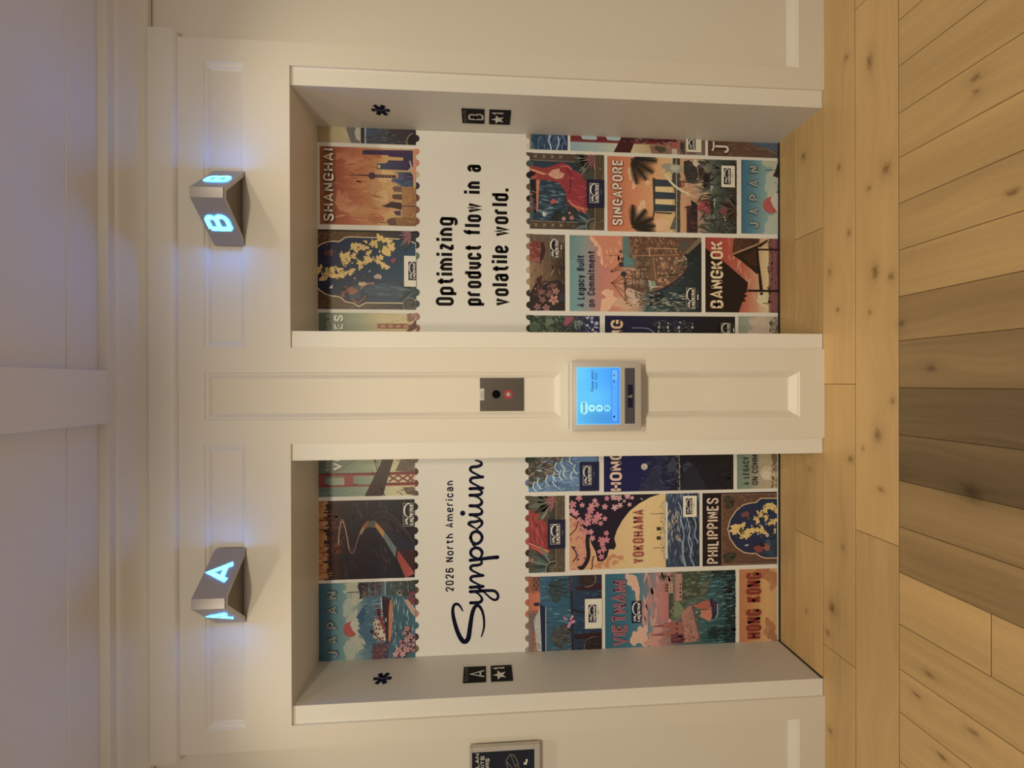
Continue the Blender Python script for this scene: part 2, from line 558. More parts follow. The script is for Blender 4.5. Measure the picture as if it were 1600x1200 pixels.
X_ = 0.72
BOWL = ('R', [(0, 0), (0, X_), (1, X_), (1, 0)])
GLYPH = {
    'A': (1.08, [('s', [(0, 0), (.5, 1), (1, 0)]), ('s', [(.2, .28), (.8, .28)])]),
    'B': (1, [('s', [(0, 0), (0, 1)]), ('r', [(0, 1), (.94, 1), (.94, .53), (0, .53)]), ('r', [(0, .53), (1, .53), (1, 0), (0, 0)])]),
    'C': (1, [('r', [(1, .70), (1, 1), (0, 1), (0, 0), (1, 0), (1, .30)])]),
    'D': (1.02, [('s', [(0, 0), (0, 1)]), ('r', [(0, 1), (1, 1), (1, 0), (0, 0)])]),
    'E': (.85, [('s', [(1, 1), (0, 1), (0, 0), (1, 0)]), ('s', [(0, .52), (.85, .52)])]),
    'F': (.8, [('s', [(1, 1), (0, 1), (0, 0)]), ('s', [(0, .5), (.85, .5)])]),
    'G': (1.02, [('r', [(1, .72), (1, 1), (0, 1), (0, 0), (1, 0), (1, .3)]), ('s', [(1, .12), (1, .47), (.55, .47)])]),
    'H': (1.02, [('s', [(0, 0), (0, 1)]), ('s', [(1, 0), (1, 1)]), ('s', [(0, .5), (1, .5)])]),
    'I': (0, [('s', [(.5, 0), (.5, 1)])]),
    'J': (.8, [('r', [(1, 1), (1, 0), (0, 0), (0, .28)])]),
    'K': (1.02, [('s', [(0, 0), (0, 1)]), ('s', [(1, 1), (.05, .4)]), ('s', [(.33, .58), (1, 0)])]),
    'L': (.8, [('s', [(0, 1), (0, 0), (1, 0)])]),
    'M': (1.32, [('s', [(0, 0), (0, 1)]), ('s', [(0, 1), (.5, .2), (1, 1)]), ('s', [(1, 1), (1, 0)])]),
    'N': (1.06, [('s', [(0, 0), (0, 1)]), ('s', [(0, 1), (1, 0)]), ('s', [(1, 0), (1, 1)])]),
    'O': (1.02, [('R', [(0, 0), (0, 1), (1, 1), (1, 0)])]),
    'P': (.96, [('s', [(0, 0), (0, 1)]), ('r', [(0, 1), (1, 1), (1, .45), (0, .45)])]),
    'R': (1, [('s', [(0, 0), (0, 1)]), ('r', [(0, 1), (1, 1), (1, .47), (0, .47)]), ('s', [(.5, .47), (1, 0)])]),
    'S': (.95, [('r', [(1, .74), (1, 1), (0, 1), (0, .56), (1, .44), (1, 0), (0, 0), (0, .26)])]),
    'T': (.80, [('s', [(0, 1), (1, 1)]), ('s', [(.5, 1), (.5, 0)])]),
    'U': (1, [('r', [(0, 1), (0, 0), (1, 0), (1, 1)])]),
    'V': (1.02, [('s', [(0, 1), (.5, 0), (1, 1)])]),
    'W': (1.5, [('s', [(0, 1), (.26, 0), (.5, .9), (.74, 0), (1, 1)])]),
    'X': (1, [('s', [(0, 0), (1, 1)]), ('s', [(0, 1), (1, 0)])]),
    'Y': (1, [('s', [(0, 1), (.5, .44), (1, 1)]), ('s', [(.5, .44), (.5, 0)])]),
    '0': (1, [('R', [(0, 0), (0, 1), (1, 1), (1, 0)])]),
    '1': (.5, [('s', [(0, .76), (.75, 1), (.75, 0)])]),
    '2': (.95, [('r', [(0, .72), (0, 1), (1, 1), (1, .60), (0, 0)]), ('s', [(0, 0), (1, 0)])]),
    '3': (.95, [('r', [(0, .78), (0, 1), (1, 1), (1, .53), (.35, .53)]), ('r', [(.35, .53), (1, .53), (1, 0), (0, 0), (0, .22)])]),
    '4': (1, [('s', [(.75, 0), (.75, 1), (0, .26), (1, .26)])]),
    '6': (1, [('R', [(0, 0), (0, .58), (1, .58), (1, 0)]), ('r', [(0, .3), (0, 1), (.95, 1), (.95, .80)])]),
    'a': (.95, [('r', [(.05, .56), (.05, X_), (1, X_), (1, 0)]), ('R', [(0, 0), (0, .42), (1, .42), (1, 0)])]),
    'q': (1, [BOWL, ('s', [(1, 0), (1, X_)])]),            # drawn for the single-storey a
    'b': (1, [('s', [(0, 0), (0, 1)]), BOWL]),
    'c': (.9, [('r', [(1, .5), (1, X_), (0, X_), (0, 0), (1, 0), (1, .22)])]),
    'd': (1, [('s', [(1, 0), (1, 1)]), BOWL]),
    'e': (.98, [('r', [(0, .37), (1, .37), (1, X_), (0, X_), (0, 0), (1, 0), (1, .17)])]),
    'f': (.72, [('r', [(1.15, 1), (.42, 1), (.42, .5)]), ('s', [(.42, .6), (.42, 0)]), ('s', [(-.25, X_), (1.15, X_)])]),
    'g': (1, [BOWL, ('r', [(1, X_), (1, -.27), (.05, -.27), (.05, -.16)])]),
    'h': (.98, [('s', [(0, 0), (0, 1)]), ('r', [(0, X_), (1, X_), (1, 0)])]),
    'i': (0, [('s', [(.5, 0), (.5, X_)]), ('d', [(.5, .95)])]),
    'k': (.95, [('s', [(0, 0), (0, 1)]), ('s', [(1, X_), (0, .3)]), ('s', [(.3, .45), (1, 0)])]),
    'l': (0, [('s', [(.5, 0), (.5, 1)])]),
    'm': (1.75, [('s', [(0, 0), (0, X_)]), ('r', [(0, X_), (.5, X_), (.5, 0)]), ('r', [(.5, X_), (1, X_), (1, 0)])]),
    'n': (.98, [('s', [(0, 0), (0, X_)]), ('r', [(0, X_), (1, X_), (1, 0)])]),
    'o': (1, [BOWL]),
    'p': (1, [('s', [(0, -.27), (0, X_)]), BOWL]),
    'r': (.66, [('s', [(0, 0), (0, X_)]), ('s', [(0, X_), (1.1, X_)])]),
    's': (.88, [('r', [(1, .56), (1, X_), (0, X_), (0, .40), (1, .33), (1, 0), (0, 0), (0, .16)])]),
    't': (.72, [('s', [(.42, .96), (.42, .3)]), ('r', [(.42, .5), (.42, 0), (1.15, 0)]), ('s', [(-.25, X_), (1.15, X_)])]),
    'u': (.98, [('r', [(0, X_), (0, 0), (1, 0)]), ('s', [(1, 0), (1, X_)])]),
    'v': (.95, [('s', [(0, X_), (.5, 0), (1, X_)])]),
    'w': (1.45, [('s', [(0, X_), (.26, 0), (.5, X_), (.74, 0), (1, X_)])]),
    'y': (.98, [('s', [(0, X_), (.52, .02)]), ('s', [(1, X_), (.36, -.27)])]),
    'j': (.98, [('r', [(0, X_), (0, 0), (1, 0)]), ('r', [(1, X_), (1, -.27), (.05, -.27)])]),   # drawn for the round y
    'z': (.88, [('s', [(0, X_), (1, X_)]), ('s', [(1, X_), (0, 0)]), ('s', [(0, 0), (1, 0)])]),
    '.': (0, [('d', [(.5, 0)])]),
}


def text2d(s, H, t, width=None, wf=0.55, track=None, r=9.0, inset=None):
    """quads of a line of text: cap height H, stroke t; width fits the line by widening the letters"""
    tr = t * 0.9 if track is None else track
    base = t if inset is None else inset
    sp_ = 0.30 * H
    fixed = sum(base if c != ' ' else sp_ for c in s) + tr * (len(s) - 1)
    tot = sum(GLYPH[c][0] for c in s if c != ' ')
    k = max(0.05 * H, (width - fixed) / tot) if width is not None and tot else wf * H - base
    quads, x = [], 0.0
    for c in s:
        if c == ' ':
            x += sp_ + tr
            continue
        gw, st = GLYPH[c]
        w = base + gw * k
        mp = lambda p: (x + base / 2 + p[0] * gw * k, base / 2 + p[1] * (H - base))
        for kd, pts in st:
            P = [mp(p) for p in pts]
            if kd == 'd':
                q = P[0]
                quads.append([(q[0] - t / 2, q[1] - t / 2), (q[0] + t / 2, q[1] - t / 2), (q[0] + t / 2, q[1] + t / 2), (q[0] - t / 2, q[1] + t / 2)])
                continue
            cl = kd == 'R'
            if kd in 'rR':
                P = fillet(P, r, cl)
            quads += ribbon(P, t, cl)
        x += w + tr
    return quads, x - tr


def ccw(q):
    a = sum(q[i][0] * q[(i + 1) % len(q)][1] - q[(i + 1) % len(q)][0] * q[i][1] for i in range(len(q)))
    return q if a > 0 else q[::-1]


def put_text(mb, s, x, z, y, H, t, col=None, **kw):
    """text on a plane facing -y: left end x, baseline z"""
    q, w = text2d(s, H, t, **kw)
    for f in q:
        mb.face([(x + p[0], y, z + p[1]) for p in ccw(f)], col)
    return w


# ------------------------------------------------------------------ fixtures on the wall
def lantern(letter, xc, label):
    """two lettered plates meeting in a blunt ridge towards the viewer"""
    hw, rw, pr, z0, z1, th = 0.140, 0.0185, 0.142, 2.2945, 2.4055, 0.011
    y_in = -0.006
    root = empty('elevator_lantern', (xc, 0, (z0 + z1) / 2))
    tag(root, label, 'sign', 'lit elevator letters above the doors')
    hz = (z1 - z0) / 2
    plan = [(-hw, y_in), (-rw, -pr), (rw, -pr), (hw, y_in)]
    ins = [(-hw + .017, y_in), (-rw + .004, -pr + .016), (rw - .004, -pr + .016), (hw - .017, y_in)]
    mb = MB()
    for a, b in ((0, 1), (2, 3)):
        A, B, a2, b2 = plan[a], plan[b], ins[a], ins[b]
        mb.face([(*A, -hz), (*B, -hz), (*B, hz), (*A, hz)])
        mb.face([(*a2, -hz), (*b2, -hz), (*b2, hz), (*a2, hz)])
    for z in (-hz, hz):
        for k in (0, 1, 2):
            mb.face([(*plan[k], z), (*plan[k + 1], z), (*ins[k + 1], z), (*ins[k], z)])
    for A, B in ((plan[0], ins[0]), (plan[3], ins[3])):
        mb.face([(*A, -hz), (*B, -hz), (*B, hz), (*A, hz)])
    mb.build('housing', M['sign_steel'], root)
    mb = MB()
    mb.box(-rw, rw, -pr - .0025, -pr + .003, -hz, hz, bev=.0012)
    mb.build('ridge_strip', M['sign_steel'], root)
    mb = MB()
    for z in (-hz + .012, hz - .012):
        mb.face([(*p, z) for p in ins])
    mb.build('inner_cover', M['sign_dark'], root)
    for sgn in (-1, 1):
        A, B = (plan[0], plan[1]) if sgn < 0 else (plan[2], plan[3])
        d = np.array([B[0] - A[0], B[1] - A[1]])
        L = np.linalg.norm(d)
        d = d / L
        nrm = np.array([d[1], -d[0]])
        H = 0.083
        q, w = text2d(letter, H, 0.0145, wf=.74 if letter == 'B' else .84, track=0, r=.030)
        mid = L * (0.50 if sgn < 0 else 0.50)
        for nm, ex, mtl in (('letter', 0.0012, M['letter']),):
            mb = MB()
            for f in q:
                f = ccw(f)
                P3 = []
                for p in f:
                    s_ = mid - w / 2 + p[0]
                    xy = np.array(A) + d * s_ + nrm * ex
                    P3.append((xy[0], xy[1], p[1] - H / 2 + 0.002))
                mb.face(P3)
            mb.build(nm, mtl, root)
    return root


lantern('B', 0.705, 'steel wedge lantern with lit cyan letter B above the B elevator')
lantern('A', -0.711, 'steel wedge lantern with lit cyan letter A above the A elevator')


def touch_kiosk():
    root = empty('touchscreen_kiosk', (-0.004, YF, 0.93))
    tag(root, 'steel touchscreen elevator kiosk with glowing blue floor menu on the pillar', 'touchscreen')
    ox, oz = -0.004, 0.93
    mb = MB()
    hw, zt, zb, dp = 0.1318, 1.0690 - oz, 0.7936 - oz, 0.058
    # wedge-free box with a bevelled face, chamfered top edge
    mb.box(-hw, hw, -dp, 0.0, zb, zt, bev=0.004)
    mb.build('housing', M['steel'], root, smooth=True)
    mb = MB()
    mb.box(-hw, hw, -dp - .0012, -dp + .02, zt - .0062, zt + .0006, bev=.0012)  # white strip stands in for light falling on the steel top edge
    tag(mb.build('lit_top_edge', M['paint'], root), 'top edge coloured bright as if lit')
    # screen
    y = -dp - .0015
    sx0, sx1, sz0, sz1 = -.1128 - ox, .1058 - ox, .8772 - oz, 1.0472 - oz
    mb = MB()
    n = 24

    def sc(a, b):                                      # a: 0 left .. 1 right, b: 0 bottom .. 1 top
        c = np.array(hx('3f97fb')) * (1 - b) + np.array(hx('5cc6fd')) * b
        g = math.exp(-((a - .45) / .22) ** 2 - ((b - .62) / .5) ** 2)
        g2 = math.exp(-((a - .92) / .2) ** 2 - ((b - .95) / .25) ** 2)
        d = math.exp(-((a - .12) / .2) ** 2 - ((b - .5) / .5) ** 2)
        return c * (1 - .22 * d) + (g * .55 + g2 * .5) * (np.array(hx('6fd6ff')) - c)
    for i in range(n):
        for j in range(n):
            q = [(i / n, j / n), ((i + 1) / n, j / n), ((i + 1) / n, (j + 1) / n), (i / n, (j + 1) / n)]
            mb.face([(sx0 + (sx1 - sx0) * a, y, sz0 + (sz1 - sz0) * b) for a, b in q], [tuple(sc(a, b)) for a, b in q])
    e = .0016
    for a, b, c, d in ((sx0, sx1, sz0, sz0 + e), (sx0, sx1, sz1 - e, sz1), (sx0, sx0 + e, sz0, sz1), (sx1 - e, sx1, sz0, sz1)):
        mb.face([(a, y - .0002, c), (b, y - .0002, c), (b, y - .0002, d), (a, y - .0002, d)], hx('86e2fb'))
    scr = mb.build('screen', M['screen'], root)
    y -= .0004

    def rrect(mb, x0, x1, z0, z1, r, y, col, out=False, w=.001):
        pts = fillet([(x0, z0), (x1, z0), (x1, z1), (x0, z1)], r, True)
        if out:
            for q in ribbon(pts, w, True):
                mb.face([(p[0], y, p[1]) for p in ccw(q)], col)
        else:
            mb.face([(p[0], y, p[1]) for p in ccw(pts)], col)
    ink = hx('0b3f86')
    pale = hx('a6f3ff')
    mb = MB()
    rrect(mb, -.0745 - ox, -.0245 - ox, 1.0045 - oz, 1.0325 - oz, .014, y, pale)
    put_text(mb, 'Topside', -.0715 - ox, 1.0145 - oz, y - .0003, .0115, .0019, ink, width=.044, track=.0016, r=.003)
    mb.build('floor_button', M['screen'], scr)
    for g, z in (('4', .9888), ('3', .9592), ('2', .9290)):
        mb = MB()
        mb.disc(-.0507 - ox, y, z - oz, .0136, col=pale if g != '2' else hx('86dcff'))
        put_text(mb, g, -.0507 - ox - .0039, z - oz - .0062, y - .0003, .0125, .0024, ink, wf=.62, r=.004)
        mb.build('floor_button', M['screen'], scr)
    mb = MB()
    put_text(mb, 'Please select', .0146 - ox, .9806 - oz, y, .0115, .0020, hx('0b4488'), width=.0812, track=.0019, r=.003)
    put_text(mb, 'your floor', .0226 - ox, .9668 - oz, y, .0108, .0018, hx('1656a0'), width=.0640, track=.0018, r=.003)
    mb.build('message_text', M['screen'], scr)
    mb = MB()
    rrect(mb, -.1032 - ox, .0979 - ox, .8873 - oz, .9112 - oz, .0085, y, hx('5aa9fc'))
    rrect(mb, -.1032 - ox, .0979 - ox, .8873 - oz, .9112 - oz, .0085, y - .0002, hx('1d6fd0'), True, .0014)
    rrect(mb, .055 - ox, .0955 - ox, .8895 - oz, .909 - oz, .007, y - .0002, hx('6fb6f8'))
    mb.disc(-.0835 - ox, y - .0004, .9022 - oz, .0042, col=hx('0b3b86'))
    mb.face([(-.0885 - ox, y - .0004, .9022 - oz), (-.083 - ox, y - .0004, .8985 - oz), (-.083 - ox, y - .0004, .9060 - oz)], hx('0b3b86'))
    put_text(mb, 'U', .0245 - ox, .8995 - oz, y - .0004, .0078, .0009, hx('2a6fc0'), width=.007)
    for k, (dx, hgt) in enumerate(((.046, .006), (.0505, .009), (.0550, .007), (.072, .009), (.0755, .005))):
        mb.box(dx - ox, dx + .003 - ox, y - .0004, y, .8985 - oz, .8985 + hgt - oz, col=hx('1d62b8'))
    mb.build('toolbar', M['screen'], scr)
    # lower key panel
    y = -dp - .0012
    mb = MB()
    mb.box(-.1109 - ox, .1033 - ox, y, y + .003, .8203 - oz, .8591 - oz)
    kp = mb.build('key_panel', M['charcoal'], root)
    mb = MB()
    mb.box(-.0489 - ox, .0387 - ox, y - .0018, y + .001, .8282 - oz, .8495 - oz, bev=.0008)
    tag(mb.build('accessibility_key', M['navy_key'], kp), 'dark key with wheelchair symbol')
    mb = MB()                                          # wheelchair pictogram
    cx, cz, yy = -.0055 - ox, .8370 - oz, y - .0021
    mb.disc(cx - .0018, yy, cz + .0105, .0014, 12)
    for q in ribbon([(cx - .0015, cz + .0085), (cx - .0008, cz + .0030), (cx + .0032, cz + .0025), (cx + .0050, cz - .0025)], .0012):
        mb.face([(p[0], yy, p[1]) for p in ccw(q)])
    for q in ribbon([(cx + .0046 * math.cos(a), cz - .0005 + .0046 * math.sin(a)) for a in np.linspace(2.0, 5.9, 16)], .0011):
        mb.face([(p[0], yy, p[1]) for p in ccw(q)])
    mb.build('wheelchair_symbol', M['white_ink'], kp)
    return root


touch_kiosk()


def call_plate():
    ox, oz, y = 0.0016, 1.329, YF + .0145
    root = empty('fire_service_plate', (ox, y, oz))
    tag(root, 'dark steel plate with black keyhole and red ringed lock above the touchscreen', 'control plate')
    mb = MB()
    mb.box(-.0652, .0652, -.0035, 0, 1.2424 - oz, 1.4158 - oz, bev=.001)
    mb.build('plate', M['dark_steel'], root)
    mb = MB()
    mb.disc(.0012, -.0040, 1.3515 - oz, .0166, 40, h=.002)
    mb.build('dark_lens', M['black'], root)
    mb = MB()
    mb.ring(.0002, -.0042, 1.3045 - oz, .0098, .0178, h=.002)
    mb.build('lock_ring', M['red_ring'], root)
    mb = MB()
    mb.ring(.0002, -.0050, 1.3045 - oz, .0036, .0074, h=.003)
    for q in ribbon([(-.003, 1.3045 - oz), (.0034, 1.3045 - oz)], .0022):
        mb.face([(p[0], -.0051, p[1]) for p in ccw(q)])
    mb.build('lock_core', M['steel'], root)
    mb = MB()
    mb.box(-.0225, .0240, -.0046, -.003, 1.3987 - oz, 1.4154 - oz, bev=.0006)
    tg = mb.build('maker_tag', M['steel'], root)
    mb = MB()
    for k in range(4):
        for q in ribbon([(-.017 + .002 * (k % 2), 1.4018 - oz + k * .0032), (.015 - .004 * (k % 3), 1.4018 - oz + k * .0032)], .0011):
            mb.face([(p[0], -.0048, p[1]) for p in ccw(q)])
    mb.build('fine_print', M['grey_ink'], tg)
    return root


call_plate()


def jamb_face(mb, s, quads, y0, z0, off, col=None):
    """2-D shapes onto the jamb of opening side s (read from the middle of the opening); u runs into the wall on B, out of it on A"""
    for q in quads:
        P = []
        for a, b in q:
            P.append((s * (XO - off), (y0 - a) if s > 0 else (y0 + a), z0 + b))
        mb.face(P, col)


def star2d(r0, r1, n=5, rot=math.pi / 2):
    return [((r0 if k % 2 == 0 else r1) * math.cos(rot + math.pi * k / n), (r0 if k % 2 == 0 else r1) * math.sin(rot + math.pi * k / n)) for k in range(2 * n)]


def jamb_signs(s, letter):
    # text reads left to right for someone standing in the opening: towards -y on B's jamb, towards +y on A's
    yl = 0.196 if s > 0 else 0.078
    nm = letter
    side = (lambda a: yl - a) if s > 0 else (lambda a: yl + a)

    def plate(name, z0, z1, lab, cat, grp):
        mb = MB()
        a, b = sorted((side(0), side(.098)))
        x0, x1 = sorted((s * XO, s * (XO - .003)))
        mb.box(x0, x1, a, b, z0, z1, bev=.0006)
        o = mb.build(name, M['black_ink'])
        return tag(o, lab, cat, grp)
    p = plate('jamb_plate', 1.394, 1.4895, 'black plate with raised letter %s on the jamb of elevator %s' % (nm, nm), 'sign', 'jamb plates beside the elevator doors')
    mb = MB()
    q, w = text2d(letter, .064, .0068, wf=.66, r=.02)
    jamb_face(mb, s, [[(c[0] + .049 - w / 2, c[1]) for c in f] for f in q], yl, 1.3985, .0034)
    mb.build('raised_letter', M['white_ink'], p)
    mb = MB()
    q, w = text2d('ELEVATOR', .0125, .0017, width=.082)
    jamb_face(mb, s, [[(c[0] + .008, c[1]) for c in f] for f in q], yl, 1.4705, .0034)
    mb.build('small_lettering', M['grey_ink'], p)
    p = plate('jamb_plate', 1.283, 1.374, 'black plate with white star and 1 on the jamb of elevator %s' % nm, 'sign', 'jamb plates beside the elevator doors')
    mb = MB()
    st = star2d(.0305, .0125)
    jamb_face(mb, s, [[(c[0] + .036, c[1]) for c in st]], yl, 1.336, .0034)
    q, w = text2d('1', .052, .0085, wf=.45)
    jamb_face(mb, s, [[(c[0] + .070, c[1]) for c in f] for f in q], yl, 1.311, .0034)
    mb.build('star_and_number', M['white_ink'], p)
    # six-armed medical star
    mb = MB()
    yc = 0.131
    for k in range(3):
        a = math.pi / 2 + k * math.pi / 3
        c, d = math.cos(a), math.sin(a)
        R, w = .037, .0092
        jamb_face(mb, s, [[(R * c - w * d, R * d + w * c), (-R * c - w * d, -R * d + w * c), (-R * c + w * d, -R * d - w * c), (R * c + w * d, R * d - w * c)]], yc, 1.8245, .0009 + .0001 * k)
    o = mb.build('medical_star', M['navy_ink'])
    tag(o, 'dark six-armed medical star decal high on the jamb of elevator %s' % nm, 'decal', 'medical star decals')
    mb = MB()
    for q in ribbon([(-.003, -.026), (.003, -.012), (-.003, 0), (.003, .012), (-.001, .026)], .0035):
        jamb_face(mb, s, [q], yc, 1.8245, .0013)
    mb.build('serpent_staff', M['grey_ink'], o)


jamb_signs(1, 'B')
jamb_signs(-1, 'A')


def evacuation_plan():
    x1, z0, z1, wd, y = -1.3755, 1.1835, 1.4605, 0.42, YF + .018
    root = empty('framed_evacuation_plan', (x1 - wd / 2, y, (z0 + z1) / 2))
    tag(root, 'silver framed dark evacuation plan hanging on the wall beside elevator A', 'framed plan')
    ox, oz = x1 - wd / 2, (z0 + z1) / 2
    mb = MB()
    f, d = .019, .018
    for a, b, c, e in ((-wd / 2, wd / 2, z1 - oz - f * .55, z1 - oz), (-wd / 2, wd / 2, z0 - oz, z0 - oz + f * 1.15),
                       (-wd / 2, -wd / 2 + f, z0 - oz + f * 1.15, z1 - oz - f * .55), (wd / 2 - f, wd / 2, z0 - oz + f * 1.15, z1 - oz - f * .55)):
        mb.box(a, b, -d, 0, c, e, bev=.002)
    mb.build('frame', M['frame'], root)
    mb = MB()
    mb.box(-wd / 2 + .008, wd / 2 - .008, -.010, -.002, z0 - oz + .008, z1 - oz - .006)
    pl = mb.build('plan_sheet', mat('plan_navy', (.006, .008, .020), .3), root)
    mb = MB()
    yy = -.0104
    re = wd / 2 - f - .010                      # right ends of the three lines
    for s, z, dx, wdt in (('EVACUATION PLAN', 1.4225, 0, .26), ('EXITS', 1.4025, .011, .075), ('STAIRS', 1.3830, .021, .09)):
        put_text(mb, s, re - dx - wdt, z - oz, yy, .0145, .0026, width=wdt, r=.004)
    mb.build('heading', M['white_ink'], pl)
    mb = MB()
    for x, z, w, h in ((re - .055, 1.235, .010, .012), (re - .045, 1.232, .012, .008)):
        mb.face([(x, yy, z - oz), (x + w, yy, z - oz), (x + w, yy, z + h - oz), (x, yy, z + h - oz)])
    mb.build('location_marker', M['white_ink'], pl)
    mb = MB()
    pts = [(re - .10, 1.300), (re - .034, 1.318), (re - .010, 1.300), (re - .016, 1.285), (re - .045, 1.270), (re - .10, 1.265)]
    for q in ribbon([(p[0], p[1] - oz) for p in pts], .004, True):
        mb.face([(p[0], yy, p[1]) for p in ccw(q)])
    for a, b in ((0, 4), (1, 5), (2, 5)):
        for q in ribbon([(pts[a][0], pts[a][1] - oz), (pts[b][0], pts[b][1] - oz)], .003):
            mb.face([(p[0], yy, p[1]) for p in ccw(q)])
    mb.build('floor_drawing', M['grey_ink'], pl)


evacuation_plan()

# ------------------------------------------------------------------ printed travel posters on the doors
PAPER = np.array(hx('c9b89c'))            # how the white vinyl reads in this light; ink colours are taken relative to it


def ink(h):
    c = np.array(hx(h)) / PAPER * 0.80
    c = c * .88 + .12 * c.dot((.25, .65, .10))
    return tuple(np.clip(c, 0.004, 0.9))


def mixc(a, b, t):
    return tuple(a[i] + (b[i] - a[i]) * t for i in range(3))


def clip_poly(P, x0, x1, z0, z1):
    for ax, lim, keep in ((0, x0, 1), (0, x1, -1), (1, z0, 1), (1, z1, -1)):
        out = []
        for i in range(len(P)):
            a, b = P[i - 1], P[i]
            ia, ib = (a[ax] - lim) * keep >= -1e-9, (b[ax] - lim) * keep >= -1e-9
            if ia != ib:
                t = (lim - a[ax]) / (b[ax] - a[ax])
                out.append(tuple(a[k] + (b[k] - a[k]) * t for k in range(len(a))))
            if ib:
                out.append(b)
        P = out
        if len(P) < 3:
            return []
    return P


class Poster:
    """A print on the door face. Its own drawing units: u runs down the sheet, v runs from its right edge to its left."""
    STEP = 0.000022

    def __init__(s, label, x0, x1, z1, z0, u0, u1, vr, vl):
        s.label = label
        s.x0, s.x1, s.z1, s.z0 = x0, x1, z1, z0
        s.u0, s.u1, s.vr, s.vl = u0, u1, vr, vl
        s.ku, s.kv = (z1 - z0) / (u1 - u0), (x1 - x0) / (vl - vr)
        s.mb, s.title, s.logos = MB(), None, None
        s.n = 0
        s.rnd = random.Random(hash_name(label))

    def y(s):
        s.n += 1
        return REVEAL - 0.0004 - s.n * s.STEP

    def w(s, u, v):
        return (s.x1 - (v - s.vr) * s.kv, s.z1 - (u - s.u0) * s.ku)

    def poly(s, pts, c, y=None, clip=True, mb=None):
        """c: '#hex', a linear colour, or (top colour, bottom colour) shaded down the sheet over the shape"""
        P = [s.w(*p) for p in pts]
        if clip:
            P = clip_poly(P, s.x0, s.x1, s.z0, s.z1)
        P = ccw(P) if P else P
        if len(P) < 3:
            return
        y = s.y() if y is None else y
        if isinstance(c, str):
            c = ink(c)
        elif isinstance(c[0], str):
            a, b = ink(c[0]), ink(c[1])
            zs = [s.z1 - (p[0] - s.u0) * s.ku for p in pts]
            zt, zb = max(zs), min(zs)
            c = [mixc(a, b, min(1, max(0, (zt - p[1]) / max(1e-9, zt - zb)))) for p in P]
        (mb or s.mb).face([(p[0], y, p[1]) for p in P], c)

    def rect(s, u0, u1, v0, v1, c, y=None):
        s.poly([(u0, v0), (u1, v0), (u1, v1), (u0, v1)], c, y)

    def bg(s, stops):
        """bands of colour down the sheet: [(u, '#hex'), ...]"""
        y = s.y()
        for (ua, ca), (ub, cb) in zip(stops, stops[1:]):
            s.rect(ua, ub, s.vr, s.vl, (ca, cb), y)

    def circ(s, u, v, r, c, rv=None, n=20, clip=True, y=None):
        rv = rv or r
        s.poly([(u + r * math.cos(2 * math.pi * k / n), v + rv * math.sin(2 * math.pi * k / n)) for k in range(n)], c, clip=clip, y=y)

    def blob(s, u, v, ru, rv, c, n=26, j=.3, y=None):
        """soft irregular patch: a circle whose radius swells and shrinks"""
        ph = [s.rnd.uniform(0, 6.28) for _ in range(4)]
        pts = []
        for k in range(n):
            t = 2 * math.pi * k / n
            q = 1 + j * (.55 * math.sin(2 * t + ph[0]) + .40 * math.sin(3 * t + ph[1]) + .32 * math.sin(5 * t + ph[2]) + (.35 * math.sin(8 * t + ph[3]) if j > .5 else 0))
            pts.append((u + ru * q * math.cos(t), v + rv * q * math.sin(t)))
        s.poly(pts, c, y=y)

    def line(s, pts, wd, c, closed=False, rad=0):
        if rad:
            pts = fillet(pts, rad, closed)
        y = s.y()
        for q in ribbon(pts, wd, closed):
            s.poly(q, c, y)

    def strokes(s, ua, ub, va, vb, n, ln, wd, cols, along='v', jit=.25):
        """n dabs of a brush inside a box; along 'v' is level on the sheet, 'u' upright"""
        r = s.rnd
        cols = [ink(c) for c in cols]
        mean = tuple(sum(c[i] for c in cols) / len(cols) for i in range(3))
        cols = [mixc(mean, c, .62) for c in cols]
        for k in range(n):
            if k % 6 == 0:
                y = s.y()
            u, v = r.uniform(ua, ub), r.uniform(va, vb)
            L, w = ln * r.uniform(.4, 1.2), wd * r.uniform(.5, 1.3)
            a = r.uniform(-jit, jit)
            d = (math.sin(a), math.cos(a)) if along == 'v' else (math.cos(a), math.sin(a)) if along == 'u' else (math.sin(along + a), math.cos(along + a))
            e = (-d[1], d[0])
            s.poly([(u - d[0] * L / 2, v - d[1] * L / 2), (u + e[0] * w / 2, v + e[1] * w / 2), (u + d[0] * L / 2, v + d[1] * L / 2), (u - e[0] * w / 2, v - e[1] * w / 2)], r.choice(cols), y)

    def flower(s, u, v, r, c, core=None, pet=5, rot=None):
        rot = s.rnd.uniform(0, 6) if rot is None else rot
        pts = []
        for k in range(pet * 4):
            a = rot + 2 * math.pi * k / (pet * 4)
            q = (1.0, .92, .45, .92)[k % 4]
            pts.append((u + r * q * math.cos(a), v + r * q * math.sin(a)))
        s.poly(pts, c)
        if core:
            s.circ(u, v, r * .22, core, n=8)

    def palm(s, u, v, r, c, n=9, a0=0, a1=6.283):
        """fan of drooping fronds"""
        y = s.y()
        for k in range(n):
            a = a0 + (a1 - a0) * (k + .5) / n + s.rnd.uniform(-.12, .12)
            L = r * s.rnd.uniform(.8, 1.1)
            tip = (u + L * math.cos(a) + L * .22, v + L * math.sin(a))
            m1 = (u + L * .5 * math.cos(a) + L * .02, v + L * .5 * math.sin(a))
            w = r * .085
            e = (-math.sin(a) * w, math.cos(a) * w)
            s.poly([(u, v), (m1[0] + e[0], m1[1] + e[1]), tip, (m1[0] - e[0], m1[1] - e[1])], c, y)

